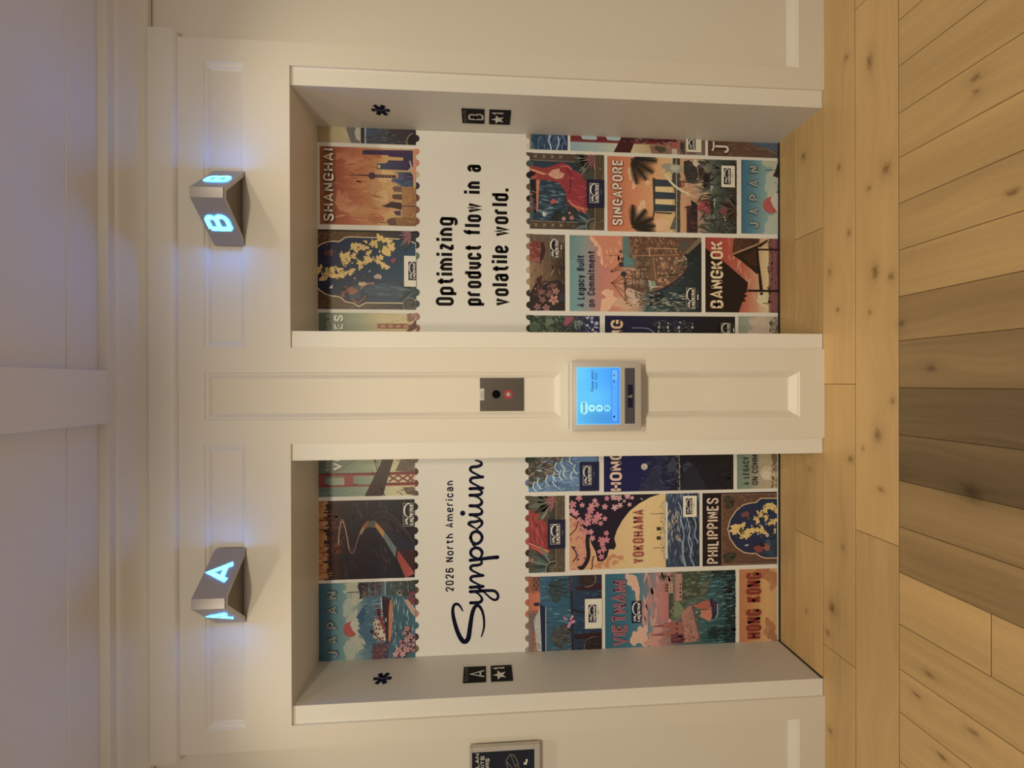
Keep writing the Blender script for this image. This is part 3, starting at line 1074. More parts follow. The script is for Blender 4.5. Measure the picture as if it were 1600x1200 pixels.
    def agave(s, u, v, r, c, a0, a1, n=7, w=.09):
        y = s.y()
        for k in range(n):
            a = a0 + (a1 - a0) * k / (n - 1)
            L = r * s.rnd.uniform(.85, 1.1)
            e = (-math.sin(a) * r * w, math.cos(a) * r * w)
            m1 = (u + L * .55 * math.cos(a), v + L * .55 * math.sin(a))
            s.poly([(u, v), (m1[0] + e[0], m1[1] + e[1]), (u + L * math.cos(a), v + L * math.sin(a)), (m1[0] - e[0], m1[1] - e[1])], c[k % len(c)] if isinstance(c, list) else c, y)

    def bumps(s, edge, spots, cols, r=40):
        """stamp-like perforation: round teeth of the print along its upper or lower edge"""
        y = REVEAL - 0.0003
        for i, v in enumerate(spots):
            n = 18
            a, b = max(v - r, s.vr - 6), min(v + r, s.vl + 6)
            pts = []
            for k in range(n):
                t = 2 * math.pi * k / n
                pts.append((edge + r * math.cos(t), min(max(v + r * math.sin(t), a), b)))
            P = [s.w(*p) for p in pts]
            P = clip_poly(P, max(s.x0 - .002, XI if s.x0 > 0 else -XO), min(s.x1 + .002, XO if s.x0 > 0 else -XI), -1, 3)
            if len(P) > 2:
                s.mb.face([(p[0], y, p[1]) for p in ccw(P)], ink(cols[i % len(cols)]))

    def text(s, string, ub, vl, vr, H, t, layers, r=40, base=None, **kw):
        """line of lettering: baseline ub, from vl (left) to vr (right); layers: [(stroke, colour), ...] from the back forwards"""
        if s.title is None:
            s.title = MB()
        for i, (wd, c) in enumerate(layers):
            q, w = text2d(string, H, wd, width=vl - vr, inset=t, r=r, track=kw.get('track', t * .8))
            y = s.ty = getattr(s, 'ty', REVEAL - .0052) - .00006
            for f in q:
                s.poly([(ub - p[1], vl - p[0]) for p in f], c, y, mb=s.title)

    def logo(s, ua, ub, va, vb, box='0b1230', edge=None, fg='d9cdb6', card=None, note=True):
        """shipping badge: arc swoosh over two words; v from va (right) to vb (left)"""
        if s.logos is None:
            s.logos = []
        mb = MB()
        y = REVEAL - .0058
        h, w = ub - ua, vb - va
        D = lambda pts, c, k: s.poly(pts, c, y - k * .00006, mb=mb)
        if card:
            cu0, cu1, cv0, cv1, cc = card
            D([(cu0, cv0), (cu1, cv0), (cu1, cv1), (cu0, cv1)], cc, 0)
        D([(ua, va), (ub, va), (ub, vb), (ua, vb)], box, 1)
        if edge:
            e = h * .045
            for q in ribbon([(ua + e, va + e), (ub - e, va + e), (ub - e, vb - e), (ua + e, vb - e)], e * 1.1, True):
                D(q, edge, 2)
        arc = []
        wds = []
        for k in range(17):
            t = k / 16
            a = math.radians(205 - 225 * t)
            arc.append((ua + h * .52 - h * .40 * math.sin(a), va + w * .33 - w * .285 * math.cos(a)))
            wds.append(h * (.025 + .10 * math.sin(math.pi * min(1, t * .8 + .15)) ** 2))
        for q in ribbon([(a, va + w * .66 - (b - va)) for a, b in arc], wds):
            D(q, fg, 3)
        for f in text2d('APL', h * .29, h * .085, width=w * .30, track=h * .02, r=h * .12)[0]:
            D([(ua + h * .47 - p[1], vb - w * .07 - p[0] - p[1] * .12) for p in f], fg, 4)
        for f in text2d('Logistics', h * .34, h * .075, width=w * .84, track=h * .035, r=h * .12)[0]:
            D([(ua + h * .88 - p[1], vb - w * .07 - p[0]) for p in f], fg, 4)
        if note:
            c = fg if not card else '5a5650'
            for k in range(7):
                if k in (3, 4):
                    D([(ub + h * .18, vb - w * (.10 + k * .12)), (ub + h * .30, vb - w * (.10 + k * .12)), (ub + h * .30, vb - w * (.19 + k * .12)), (ub + h * .18, vb - w * (.19 + k * .12))], c, 4)
                else:
                    D([(ub + h * .20, vb - w * (.10 + k * .12)), (ub + h * .24, vb - w * (.10 + k * .12)), (ub + h * .24, vb - w * (.17 + k * .12)), (ub + h * .20, vb - w * (.17 + k * .12))], mixc(ink(c), ink(box), .6), 4)
        s.logos.append(mb)

    def done(s, group='travel posters on the elevator doors'):
        o = s.mb.build('travel_poster', M['print'])
        tag(o, s.label, 'poster', group)
        if s.title:
            s.title.build('title_lettering', M['ink'], o)
        for l in s.logos or []:
            l.build('logo', M['ink'], o)
        return o


def hash_name(t):
    h = 7
    for c in t:
        h = (h * 31 + ord(c)) % 1000003
    return h


def clouds(p, pts, c, r, n=5, j=.35):
    for u, v in pts:
        for k in range(n):
            p.blob(u + p.rnd.uniform(-r, r) * .7, v + p.rnd.uniform(-r, r) * 1.6, r * .55, r * p.rnd.uniform(.7, 1.5), c, j=j)



TOP = (2.1185, 1.7005)
# -- door B, upper row -------------------------------------------------------
p = Poster('travel poster reading SHANGHAI with purple towers against an orange sunset sky', .7505, 1.0950, 2.1195, 1.7000, 65, 1098, 270, 1110)
p.bg([(65, '8a4a22'), (232, '8a4526'), (300, '9a4a30'), (430, 'a85a38'), (600, 'b5713f'), (800, 'b98a50'), (1098, 'b08a50')])
p.rect(65, 232, 270, 1110, ('8f4d24', '7a3b22'))
for u, v, a, b, c in ((330, 370, 90, 40, 'b4603a'), (450, 430, 160, 60, 'c07a4a'), (300, 850, 60, 120, 'b06a48'), (420, 950, 140, 50, 'c08258'), (600, 950, 200, 70, 'b88048'),
                      (620, 350, 80, 60, 'a5543a'), (720, 800, 150, 90, 'c0985c'), (560, 650, 170, 60, 'bb7c48'), (660, 1040, 70, 60, '9f5636'), (760, 580, 120, 120, 'c8a062')):
    p.blob(u, v, a, b, mixc(ink(c), ink('aa623a'), .5), j=.4)
    p.blob(u + 10, v, a * .6, b * .6, mixc(ink(c), ink('aa623a'), .2), j=.4)
p.strokes(250, 700, 290, 1100, 60, 190, 22, ['b3643c', 'c07c48', '9c4c30', 'a8583a', 'be8650'], along='u', jit=.35)
p.rect(1065, 1098, 270, 620, 'c07a58')
p.rect(520, 1065, 300, 345, '3a2338'); p.poly([(540, 295), (1065, 285), (1065, 370), (800, 360), (800, 330), (540, 330)], '3d2640'); p.rect(960, 1065, 330, 470, '33283c')
p.poly([(675, 440), (780, 432), (800, 400), (970, 400), (1040, 440), (1030, 505), (675, 500)], ('3c4250', '3a2440')); p.rect(682, 712, 452, 488, 'b89a50')
p.line([(390, 570), (590, 570)], 7, '4a2a30'); p.line([(470, 570), (600, 572)], 13, '432a30')
p.circ(622, 575, 38, '4a2e38'); p.rect(660, 880, 560, 592, '4a2c30')
for k in range(5): p.circ(685 + k * 36, 575, 6, 'b08a58', n=8)
p.poly([(835, 600), (905, 590), (905, 525), (1040, 525), (1065, 560), (1065, 685), (940, 680), (880, 640), (835, 635)], ('4d5566', '2c2434'))
p.poly([(880, 620), (1060, 600), (1060, 680), (930, 675)], '2c4352'); p.strokes(900, 1050, 530, 680, 26, 70, 10, ['5c5a70', '2a2234', '7a4a50', '40506a'], along='u')
p.line([(1010, 520), (1050, 470), (1030, 400)], 14, 'b09a88')
p.poly([(840, 700), (870, 680), (1020, 690), (1020, 745), (860, 740)], '6d4a3a')
p.poly([(835, 790), (850, 770), (960, 765), (960, 830), (850, 820)], '5c3a2c')
p.rect(945, 1098, 690, 1110, ('9a6a3c', '8a5c34')); p.strokes(945, 1095, 700, 1105, 70, 60, 12, ['b5834a', '6a3f24', 'a8743e', '7d4d2b'], along='v')
p.poly([(720, 897), (770, 885), (830, 850), (940, 860), (940, 935), (830, 915), (780, 915)], '3f2726'); p.line([(900, 895), (1098, 895)], 9, '3a201a')
p.poly([(850, 955), (930, 945), (930, 1000), (880, 995)], '45303a')
p.line([(705, 1078), (780, 1078)], 8, '4a2f28'); p.poly([(775, 1055), (820, 1030), (890, 1020), (890, 1110), (800, 1105)], '5d3d30')
p.rect(885, 1098, 1020, 1110, '80532f'); p.strokes(885, 1095, 1020, 1105, 24, 60, 9, ['a8743e', '5e3720'], along='u')
p.bumps(1098, [292, 420, 545, 668, 800, 930, 1055], ['b9714f', 'b87455', 'b89a70', '30242a', '6a4026', '7a4c2a', '7a4a2c'])
p.text('SHANGHAI', 216, 1078, 300, 112, 20, [(36, '3f1c14'), (20, 'cdb48a')], r=22, track=24)
p.done()

p = Poster('narrow poster strip with a grey ship at the upper corner of door B', 1.1130, XO, 2.1290, 1.7000, 45, 1098, 73, 240)
p.bg([(45, 'a08458'), (330, 'b09a6c'), (520, 'a89878'), (700, '3c3430'), (1098, '30242a')])
p.poly([(340, 60), (400, 240), (500, 240), (440, 60)], '6a6058'); p.blob(470, 140, 30, 60, 'b0a488')
p.rect(505, 545, 60, 240, '26262c'); p.rect(545, 556, 60, 240, 'a8a498')
p.rect(560, 850, 60, 240, ('40505a', '35281f')); p.strokes(570, 1000, 80, 240, 40, 90, 14, ['4a5a66', '2c2420', '5a4a3a', '20242c'], along='u')
p.circ(1090, 200, 95, '1e1518'); p.line([(1095 + 95 * math.cos(t), 200 + 90 * math.sin(t)) for t in np.linspace(2.2, 4.4, 14)], 9, '8a7458')
p.bumps(1098, [165], ['2a1f24'])
p.done()


def islands(p, pts, c='c9a258', k=1.0):
    for u, v, a, b in pts:
        p.blob(u, v, a, b, c, n=30, j=.6)


p = Poster('poster of a woman in blue under an arch beside golden islands on dark sea', .3766, .7275, 2.1290, 1.7010, 50, 1100, 68, 908)
p.bg([(50, '4a3018'), (500, '5a4026'), (800, '35302a'), (1100, '242628')])
p.strokes(50, 560, 80, 270, 90, 60, 7, ['8a6434', '2c1a0e', '9a7440', '5c3c1e'], along='u', jit=.9)
p.strokes(50, 500, 770, 900, 70, 60, 7, ['8a6434', '2c1a0e', '9a7440', '5c3c1e'], along='u', jit=.9)
p.rect(50, 1100, 68, 84, '1c120c'); p.rect(50, 1100, 896, 908, '1c120c')
arch = [(50, 255), (85, 225), (130, 205), (200, 190), (270, 195), (300, 180), (330, 155), (380, 142), (700, 145), (1000, 160), (1100, 200), (1100, 800), (1000, 840), (560, 840), (480, 880), (430, 845),
        (340, 830), (300, 790), (260, 775), (180, 768), (120, 745), (75, 715), (50, 690)]
p.poly(arch, ('0a1030', '1c3a48')); p.line(arch[:16], 11, 'c3a274'); p.line(arch[12:], 11, 'c3a274')
p.strokes(380, 960, 180, 800, 80, 90, 14, ['142436', '24424c', '1a303c', '101c30'], along='u', jit=.4)
p.blob(165, 320, 45, 32, '5a2c2a'); p.blob(190, 300, 25, 20, '6a3a34')
islands(p, [(85, 500, 60, 55), (150, 545, 70, 50), (190, 500, 55, 35), (240, 555, 70, 35), (290, 510, 45, 40), (390, 515, 55, 28), (330, 400, 40, 40), (310, 340, 25, 40), (370, 350, 35, 40),
            (440, 255, 45, 42), (490, 230, 40, 25), (540, 260, 45, 24), (430, 345, 34, 24), (500, 430, 40, 40), (585, 385, 70, 30), (590, 310, 30, 28), (560, 190, 20, 14), (650, 200, 45, 35),
            (720, 220, 60, 85), (780, 175, 50, 30), (820, 260, 50, 60), (700, 370, 40, 40), (740, 430, 40, 28), (780, 455, 40, 18)])
p.poly([(680, 185), (730, 175), (755, 215), (725, 300), (690, 260)], '3a4128'); p.poly([(80, 500), (110, 455), (135, 510), (105, 540)], '3a3a22')
p.strokes(100, 560, 230, 600, 60, 45, 10, ['1a2030', '8a6a30', '0e1428'], along='u', jit=1.5)
for u, v in ((415, 420), (345, 455), (240, 460), (812, 458), (640, 350), (320, 575), (440, 580), (600, 505)): p.circ(u, v, 9, 'b9a888', n=9)
p.poly([(205, 650), (205, 690), (165, 690)], 'c0b8a4'); p.blob(855, 385, 28, 26, '8a3048'); p.blob(690, 560, 36, 30, 'a88a7a')
p.poly([(520, 690), (640, 640), (1000, 600), (1100, 640), (1100, 800), (860, 790), (700, 760), (560, 740)], ('30424a', '24323a'))
p.strokes(600, 1080, 630, 790, 40, 200, 12, ['4a626c', '1a262e', '3a5058'], along='u', jit=.25)
p.poly([(400, 660), (480, 655), (520, 700), (500, 790), (420, 800), (380, 770)], '33434a')
p.blob(415, 715, 42, 45, '8f4f3c'); p.blob(345, 705, 36, 30, '7a3f30'); p.blob(315, 760, 26, 28, '7a3c34'); p.blob(325, 700, 34, 18, '1a1214')
p.line([(400, 790), (480, 850), (560, 770)], 26, '6a4034', rad=30); p.line([(500, 690), (570, 640), (650, 630)], 24, '8a5a48', rad=20)
p.blob(520, 640, 40, 25, 'b0926c')
p.agave(1060, 110, 190, ['2e3430', '465048', '1f2624'], 2.0, 3.9, 6, .13); p.agave(1050, 115, 140, ['9a5a58', '8a4650'], 1.9, 4.4, 9, .06)
p.agave(1080, 700, 200, ['2b3a3c', '465a58', '1c2a2c'], 1.9, 4.2, 8, .1)
p.circ(1030, 855, 68, '2a2c28'); p.line([(1030 + 72 * math.cos(t), 855 + 72 * math.sin(t)) for t in np.linspace(0, 6.28, 26)], 6, '8a7a60'); p.agave(1030, 855, 62, '5a5a50', 0, 6.28, 12, .05)
p.strokes(600, 1090, 860, 905, 18, 90, 10, ['5c4a34', '20201c'], along='u')
p.bumps(1100, [100, 215, 330, 722, 845], ['22201f', '1f2422', '5a6258', '2a3a3c', '25343a'])
p.logo(1018, 1102, 398, 596, box='10182c', card=(972, 1100, 336, 664, 'cbbb9b'), note=False)
p.done()

p = Poster('poster reading WORLD and GES with a red bridge tower under a pale green sky', XI, .3600, 2.1270, 1.7000, 50, 1100, 950, 1222)
p.bg([(50, '5a6452'), (260, '66725a'), (500, '8a8a62'), (700, 'b09a66'), (1100, 'b89c68')])
p.line([(690, 1085), (1000, 1000)], 4, '9a6a48'); p.line([(690, 1085), (1050, 1222)], 4, '9a6a48'); p.line([(640, 950), (1000, 985)], 3, 'a07a50')
p.blob(1050, 985, 60, 50, '7a5040'); p.blob(1080, 960, 40, 30, '94684c')
p.rect(690, 1098, 1070, 1108, '7a3a20'); p.rect(678, 1000, 1062, 1116, ('8a4426', '7a3820'))
for k in range(4): p.rect(715 + k * 82, 765 + k * 82, 1075, 1104, ('b07850', 'a06844'))
p.poly([(975, 1160), (1098, 1010), (1098, 1110), (1010, 1165)], '54211a')
p.bumps(1098, [985, 1110], ['8a5a40', '7a3524'], r=42)
p.text('WORLD', 180, 1200, 968, 44, 9, [(9, 'b9a98c')], r=18, track=10)
p.text('GES', 316, 1215, 975, 100, 22, [(22, 'cbbd9c')], r=40, track=18)
p.done()

# -- door B, lower rows, from the jamb towards the pillar --------------------
p = Poster('narrow poster strip of white-crested blue waves on door B', 1.1132, XO, 1.1885, 1.0125, 95, 522, 36, 210)
p.bg([(95, '9a8c74'), (118, '22384a'), (522, '172a44')])
p.strokes(118, 520, 36, 208, 70, 90, 8, ['8a98a0', '1a3350', '0e1c34', '6a8496', '2c5068'], along='v', jit=.5)
p.line([(330, 40), (305, 100), (330, 160), (335, 208)], 16, '9aa8ac', rad=40); p.line([(410, 50), (430, 130), (395, 205)], 20, '8497a4', rad=50); p.line([(470, 40), (505, 150)], 9, '6a8296')
p.bumps(95, [60, 175], ['9a7c4c', 'bfae88'], r=36)
p.done()

p = Poster('tall narrow strip of a dark red bridge over pale water on door B', 1.1125, XO, 1.0005, .3595, -342, 1140, 120, 285)
p.bg([(-342, '7d9290'), (0, '9aa08c'), (200, 'b0ab8c'), (320, 'b8a474'), (560, 'a88a60'), (760, '8a5848'), (1140, '6a5444')])
p.rect(-342, 820, 120, 180, '4a1018'); p.rect(-342, 820, 165, 186, '7a2a28')
for a, b in ((-230, -60), (40, 200)): p.poly([(a, 120), (b, 120), (b + 8, 150), (b - 20, 158), (a + 20, 155)], '9aa49a')
p.rect(-342, -225, 120, 165, '6e2024'); p.rect(-50, 40, 120, 160, '6a1c22')
p.poly([(210, 120), (380, 120), (350, 180), (310, 285), (125, 285)], '3e1116')
p.strokes(230, 780, 120, 180, 24, 80, 12, ['7a3030', '2c0c10', '54181c', 'b5a080'], along='u', jit=.6)
p.poly([(515, 195), (700, 190), (740, 285), (545, 285)], '7a5a40'); p.blob(640, 235, 60, 35, '4a3a30')
p.rect(765, 830, 150, 285, '9a4a40'); p.rect(765, 825, 225, 285, 'b09a80'); p.rect(860, 905, 150, 285, '3a2a24'); p.strokes(830, 1130, 225, 285, 40, 60, 9, ['b0a088', '5a4a3c', '2c241e'], along='v')
p.logo(945, 1025, 120, 232, box='141420', card=(918, 1090, 120, 260, 'c6b594'), note=False)
p.done()

p = Poster('brown poster corner with a pale ornate letter at the foot of door B', 1.1110, XO, .3470, .0030, 405, 1212, 112, 282)
p.bg([(405, '4a3020'), (640, '5c3c28'), (1000, '5a3e2c'), (1212, '4c4440')])
p.strokes(405, 1212, 112, 282, 70, 120, 14, ['6a4a34', '3c2619', '7a5840', '50362a'], along='u', jit=.5)
p.poly([(900, 135), (1010, 160), (1212, 210), (1212, 112), (900, 112)], '46505a'); p.line([(960, 180), (1100, 190), (1200, 240)], 7, '8a6c54')
p.text('J', 640, 250, 165, 170, 26, [(48, '1e1310'), (26, 'c8a98c')], r=60)
p.line([(450, 215), (475, 190), (475, 120)], 46, '1e1310', rad=20); p.line([(452, 222), (472, 195), (470, 118)], 22, 'c8a98c', rad=20)
p.done()

p = Poster('poster of a reclining woman in a red gown above dark water on door B', .7508, 1.0965, 1.1890, .8440, 92, 940, 248, 1125)
p.bg([(92, '4a3a2c'), (500, '44362a'), (940, '3a2d22')])
p.strokes(92, 940, 250, 330, 50, 40, 9, ['7a6248', '2a2018', '5c4834'], along='u', jit=1.3); p.strokes(92, 700, 1035, 1120, 50, 40, 9, ['7a6248', '2a2018', '5c4834'], along='u', jit=1.3)
for k in range(4): p.flower(160 + k * 95, 285, 22, '8a6c4a', '3a2a1c', 4, .8); p.flower(165 + k * 95, 1078, 22, '8a6c4a', '3a2a1c', 4, .8)
p.rect(92, 700, 330, 1032, ('22343a', '1a2c36')); p.line([(92, 330), (700, 338)], 7, '8a7458'); p.line([(92, 1032), (640, 1040)], 7, '8a7458')
p.strokes(200, 520, 560, 1020, 90, 110, 12, ['2c4c5a', '56727a', '14242e', '3a5c68', '88988e'], along='u', jit=.12)
p.rect(92, 130, 330, 1032, '3a4a46'); p.strokes(92, 135, 340, 440, 20, 50, 12, ['5a6a5c', '20302c'], along='v')
p.poly([(100, 560), (165, 560), (175, 930), (150, 945), (100, 620)], '16110f'); p.poly([(165, 560), (210, 556), (195, 700), (185, 930), (170, 930)], 'b8654c')
p.strokes(92, 160, 690, 920, 24, 50, 12, ['8a4030', 'b8886a', '3a1c18'], along='u', jit=.6)
p.poly([(92, 395), (250, 420), (330, 400), (420, 360), (480, 352), (560, 390), (580, 430), (660, 460), (670, 500), (735, 560), (745, 860), (755, 890), (720, 955), (660, 900), (560, 850), (510, 800), (500, 690),
        (430, 590), (360, 570), (240, 560), (120, 550), (92, 450)], ('8a2f28', '8a2430'))
p.poly([(300, 490), (350, 440), (430, 420), (440, 460), (490, 480), (470, 530), (400, 545), (330, 520)], 'c08868'); p.strokes(330, 470, 440, 530, 20, 14, 8, ['7a4038', '5a2a28'], along='u', jit=1)
p.poly([(92, 440), (170, 470), (120, 535), (92, 545)], '120d0d'); p.poly([(92, 425), (300, 490), (240, 500), (95, 450)], 'c27c52'); p.line([(110, 540), (180, 520)], 30, '9a4a34')
p.line([(440, 400), (520, 380), (570, 425)], 9, 'c0714e', rad=40); p.line([(510, 430), (560, 470), (550, 700), (530, 720)], 16, '5c1820', rad=30)
p.strokes(560, 740, 470, 880, 50, 160, 12, ['a8343a', '6a1824', 'b8483e', '7c2028'], along=1.35, jit=.3)
p.line([(530, 780), (590, 850), (750, 890)], 9, 'd08a5c', rad=40); p.poly([(520, 800), (600, 860), (750, 895), (715, 950), (600, 880)], 'b5503a')
p.blob(360, 805, 30, 30, 'b0463c'); p.line([(395, 820), (420, 800)], 8, 'b0a890'); p.blob(255, 955, 22, 26, 'b8b098'); p.line([(290, 970), (280, 930)], 6, 'a8a890')
p.blob(400, 970, 60, 60, '1c211e'); p.blob(480, 980, 60, 55, '252a24'); p.blob(560, 930, 70, 70, '262a26'); p.flower(478, 1003, 26, 'b8806a'); p.flower(570, 990, 30, 'a86a5c'); p.flower(545, 935, 18, 'a8705e')
p.agave(790, 300, 230, ['3a3a30', '5c5a48', '26281f'], 2.0, 3.5, 6, .12); p.agave(830, 300, 150, ['a0605a', '8a4a4a'], 1.6, 4.4, 9, .05)
p.poly([(690, 490), (760, 385), (700, 420), (670, 500)], '66644e'); p.poly([(820, 420), (845, 530), (730, 560), (700, 520), (760, 450)], '3c3c30')
p.agave(800, 1060, 220, ['3a4440', '5a6660', '22302e'], 1.7, 4.3, 10, .08); p.circ(830, 1090, 95, '2e2a20'); p.line([(830 + 96 * math.cos(t), 1090 + 96 * math.sin(t)) for t in np.linspace(1.6, 4.7, 20)], 7, '9a8868')
p.agave(830, 1090, 84, '8a7a5c', 1.6, 4.7, 9, .04)
p.rect(835, 940, 248, 540, '4c3a28'); p.rect(835, 940, 865, 1125, '4c3a28'); p.strokes(845, 935, 260, 1115, 60, 46, 9, ['8a6a44', '2c2016', '6a5034'], along='u', jit=1.5); p.line([(835, 248), (835, 1125)], 6, '8a7454')
p.bumps(92, [250, 372, 505, 640, 775, 910, 1040], ['4a3c2e', '3c463c', '14100f', '6a3c24', '241614', '6a3428', '4a3c30'], r=38)
p.logo(770, 880, 582, 815, box='12132c', edge='b8ac94', card=(742, 940, 540, 865, '12132c'))
p.done()


def palm_leafs(p, u, v, L, angs, c='1d1b15'):
    for a in angs:
        tip = (u + L * math.cos(a), v + L * math.sin(a))
        p.line([(u, v), tip], 6, c)
        y = p.y()
        for k in range(15):
            t = .10 + .88 * k / 15
            b = (u + L * t * math.cos(a), v + L * t * math.sin(a))
            l = L * .34 * math.sin(math.pi * (t * .8 + .15))
            for sg in (-1, 1):
                e = a + sg * .75
                tp = (b[0] + l * math.cos(e) + l * .15, b[1] + l * math.sin(e))
                p.poly([(b[0] - 7 * math.cos(a), b[1] - 7 * math.sin(a)), tp, (b[0] + 9 * math.cos(a), b[1] + 9 * math.sin(a))], c, y)


p = Poster('travel poster reading SINGAPORE with three joined towers and palms over a harbour', .7478, 1.0945, .8277, .2070, 65, 1490, 318, 1150)
p.bg([(65, 'b5603e'), (250, 'bd6c44'), (420, 'c57c4e'), (600, 'c98f58'), (760, 'c8a062'), (830, 'b8905c'), (940, 'ba8058'), (1060, '9a7a5c'), (1200, '5a5c4c'), (1300, '3c463c'), (1490, '241c18')])
for u, v, a, b in ((330, 500, 50, 60), (355, 620, 28, 50), (420, 940, 40, 80), (450, 840, 30, 50), (480, 520, 40, 40), (640, 1060, 90, 60), (500, 600, 26, 40)): p.blob(u, v, a, b, 'cf9f72', j=.35)
p.poly([(780, 318), (860, 318), (860, 1150), (810, 1150), (800, 700), (770, 560)], '3c362e'); p.strokes(770, 870, 320, 1150, 110, 40, 9, ['6a5c48', '20201c', '8a7254', '4a4438'], along='v', jit=.8)
p.line([(818, 330), (820, 1150)], 9, '9a9080')
for a in (560, 700, 838): p.poly([(582, a), (768, a + 6), (812, a + 10), (800, a + 78), (582, a + 80)], ('2e3c44', '283036'))
for a in (642, 782): p.poly([(588, a), (770, a + 14), (770, a + 60), (588, a + 56)], 'cfae74')
p.poly([(556, 545), (584, 552), (582, 930), (560, 1010), (552, 1000), (566, 900)], '262d30'); p.poly([(585, 925), (770, 928), (760, 948), (590, 940)], '3a3c38')
p.poly([(650, 400), (690, 380), (770, 380), (880, 400), (895, 450), (850, 490), (790, 480), (770, 500), (740, 470), (690, 480), (700, 445), (655, 435)], '8f866c'); p.blob(800, 430, 60, 30, 'a69c80'); p.line([(700, 500), (750, 590), (850, 670), (960, 720)], 26, 'c9b48c', rad=60)
p.poly([(740, 1115), (800, 970), (820, 980), (800, 1120)], '5a5448')
p.poly([(900, 350), (960, 335), (1040, 400), (1060, 500), (1020, 600), (940, 590), (900, 480)], '2d2c26'); p.strokes(910, 1050, 360, 590, 40, 70, 14, ['484438', '1a1a17', '3a3830'], along='u', jit=.5)
p.blob(1040, 370, 40, 40, 'c0a888'); p.rect(860, 905, 570, 640, '6a3422'); p.rect(872, 895, 585, 625, 'a86a48')
p.strokes(900, 1180, 600, 800, 60, 120, 12, ['c89a70', 'a87a58', '8a6c54', 'd0a87a'], along='u', jit=.12)
p.poly([(1120, 470), (1190, 480), (1190, 640), (1120, 690)], '1a1418'); p.poly([(1050, 380), (1120, 420), (1120, 560), (1070, 540)], '3a2420')
p.rect(930, 1050, 850, 1150, ('3a2226', '241a1e')); p.strokes(920, 1050, 850, 1150, 50, 44, 16, ['5a2c2c', '1a1218', '6a3830', '30222c'], along='u', jit=.2); p.poly([(980, 780), (1050, 830), (1050, 960), (980, 950)], '221820')
p.poly([(1045, 880), (1120, 770), (1190, 765), (1195, 930), (1130, 940)], ('a03c40', '7c2c30')); p.strokes(1060, 1190, 780, 930, 24, 110, 12, ['b85048', '7a2830'], along='u', jit=.4); p.poly([(1195, 760), (1230, 790), (1228, 940), (1200, 950)], '1a1512')
p.line([(1240, 760), (1235, 860)], 12, 'a8a890'); p.line([(1230, 940), (1235, 1010)], 10, '8a8a74'); p.poly([(1190, 570), (1240, 600), (1200, 690)], '8c9484')
p.strokes(1080, 1480, 330, 1150, 130, 150, 22, ['2c322a', '4a5a50', '1a1512', '3c3a30', '5a5444', '2a1c1a'], along='u', jit=1.0)
p.agave(1480, 880, 230, ['2a2018', '46382a', '5a4a38'], 2.2, 4.0, 9, .08); p.blob(1340, 900, 40, 50, '6a3c3c'); p.agave(1250, 1150, 150, ['48503f', '2a3026'], 3.2, 5.2, 8, .05)
for v, u in ((970, 1350), (1000, 1360)): p.circ(u, v, 8, 'b8a890', n=8)
palm_leafs(p, 320, 345, 290, (.05, .55, .95, 1.35, -.2)); palm_leafs(p, 330, 1110, 260, (-1.55, -.95, -.45, -.1, .2))
p.text('SINGAPORE', 226, 1085, 362, 112, 18, [(34, '7d3424'), (18, 'd6c5a0')], r=52, track=20)
p.logo(1338, 1418, 420, 600, box='10182c', card=(1312, 1462, 390, 632, 'cdbb98'))
p.done()


def japan(p, S, u0, v0):
    """pale teal sky, red sun behind the white mountain, clouds; S scales, (u0, v0) is the drawing origin"""
    C = lambda q: [(u0 + a * S, v0 + b * S) for a, b in q]
    for u, v, a, b, c in ((470, 190, 130, 60, 'a5a080'), (430, 420, 60, 150, '9aa088'), (520, 330, 80, 90, 'aaa184'), (540, 900, 90, 120, 'a8a184'), (440, 960, 90, 120, '9fa088'), (480, 560, 60, 90, 'a6a288')):
        for k in range(4):
            p.blob(u0 + (u + p.rnd.uniform(-30, 30)) * S, v0 + (v + p.rnd.uniform(-50, 50)) * S, a * .7 * S, b * .7 * S, c, j=.35)
    p.poly(C([(450, 660), (520, 560), (600, 440), (700, 310), (900, 300), (900, 1000), (650, 900), (600, 800)]), ('40606c', '3a5a64'))
    p.circ(u0 + 455 * S, v0 + 705 * S, 95 * S, 'a84a42', n=28)
    p.poly(C([(445, 640), (500, 570), (560, 545), (540, 610), (580, 630), (545, 660), (570, 700), (530, 720), (570, 780), (540, 790), (480, 720)]), 'b3aa90')
    p.poly(C([(520, 560), (640, 400), (660, 520), (600, 640), (560, 640), (570, 590)]), '2f4c60')


p = Poster('poster top reading JAPAN with red sun at the foot of door B', .7500, 1.0980, .1848, .0030, 783, 1212, 325, 1165)
p.bg([(783, '2a5866'), (900, '3f6c72'), (1050, '6f8a80'), (1212, '8a9880')])
japan(p, 1.0, 675, 130)
p.line([(1062, 432), (1180, 432)], 7, '26241f'); p.poly([(1150, 500), (1180, 440), (1205, 360), (1212, 340), (1212, 520)], '2a2a24')
p.text('JAPAN', 985, 1108, 390, 125, 34, [(36, '1a2a2c'), (20, 'a8a48c'), (6, '3a5c60')], r=50, track=72)
p.done()

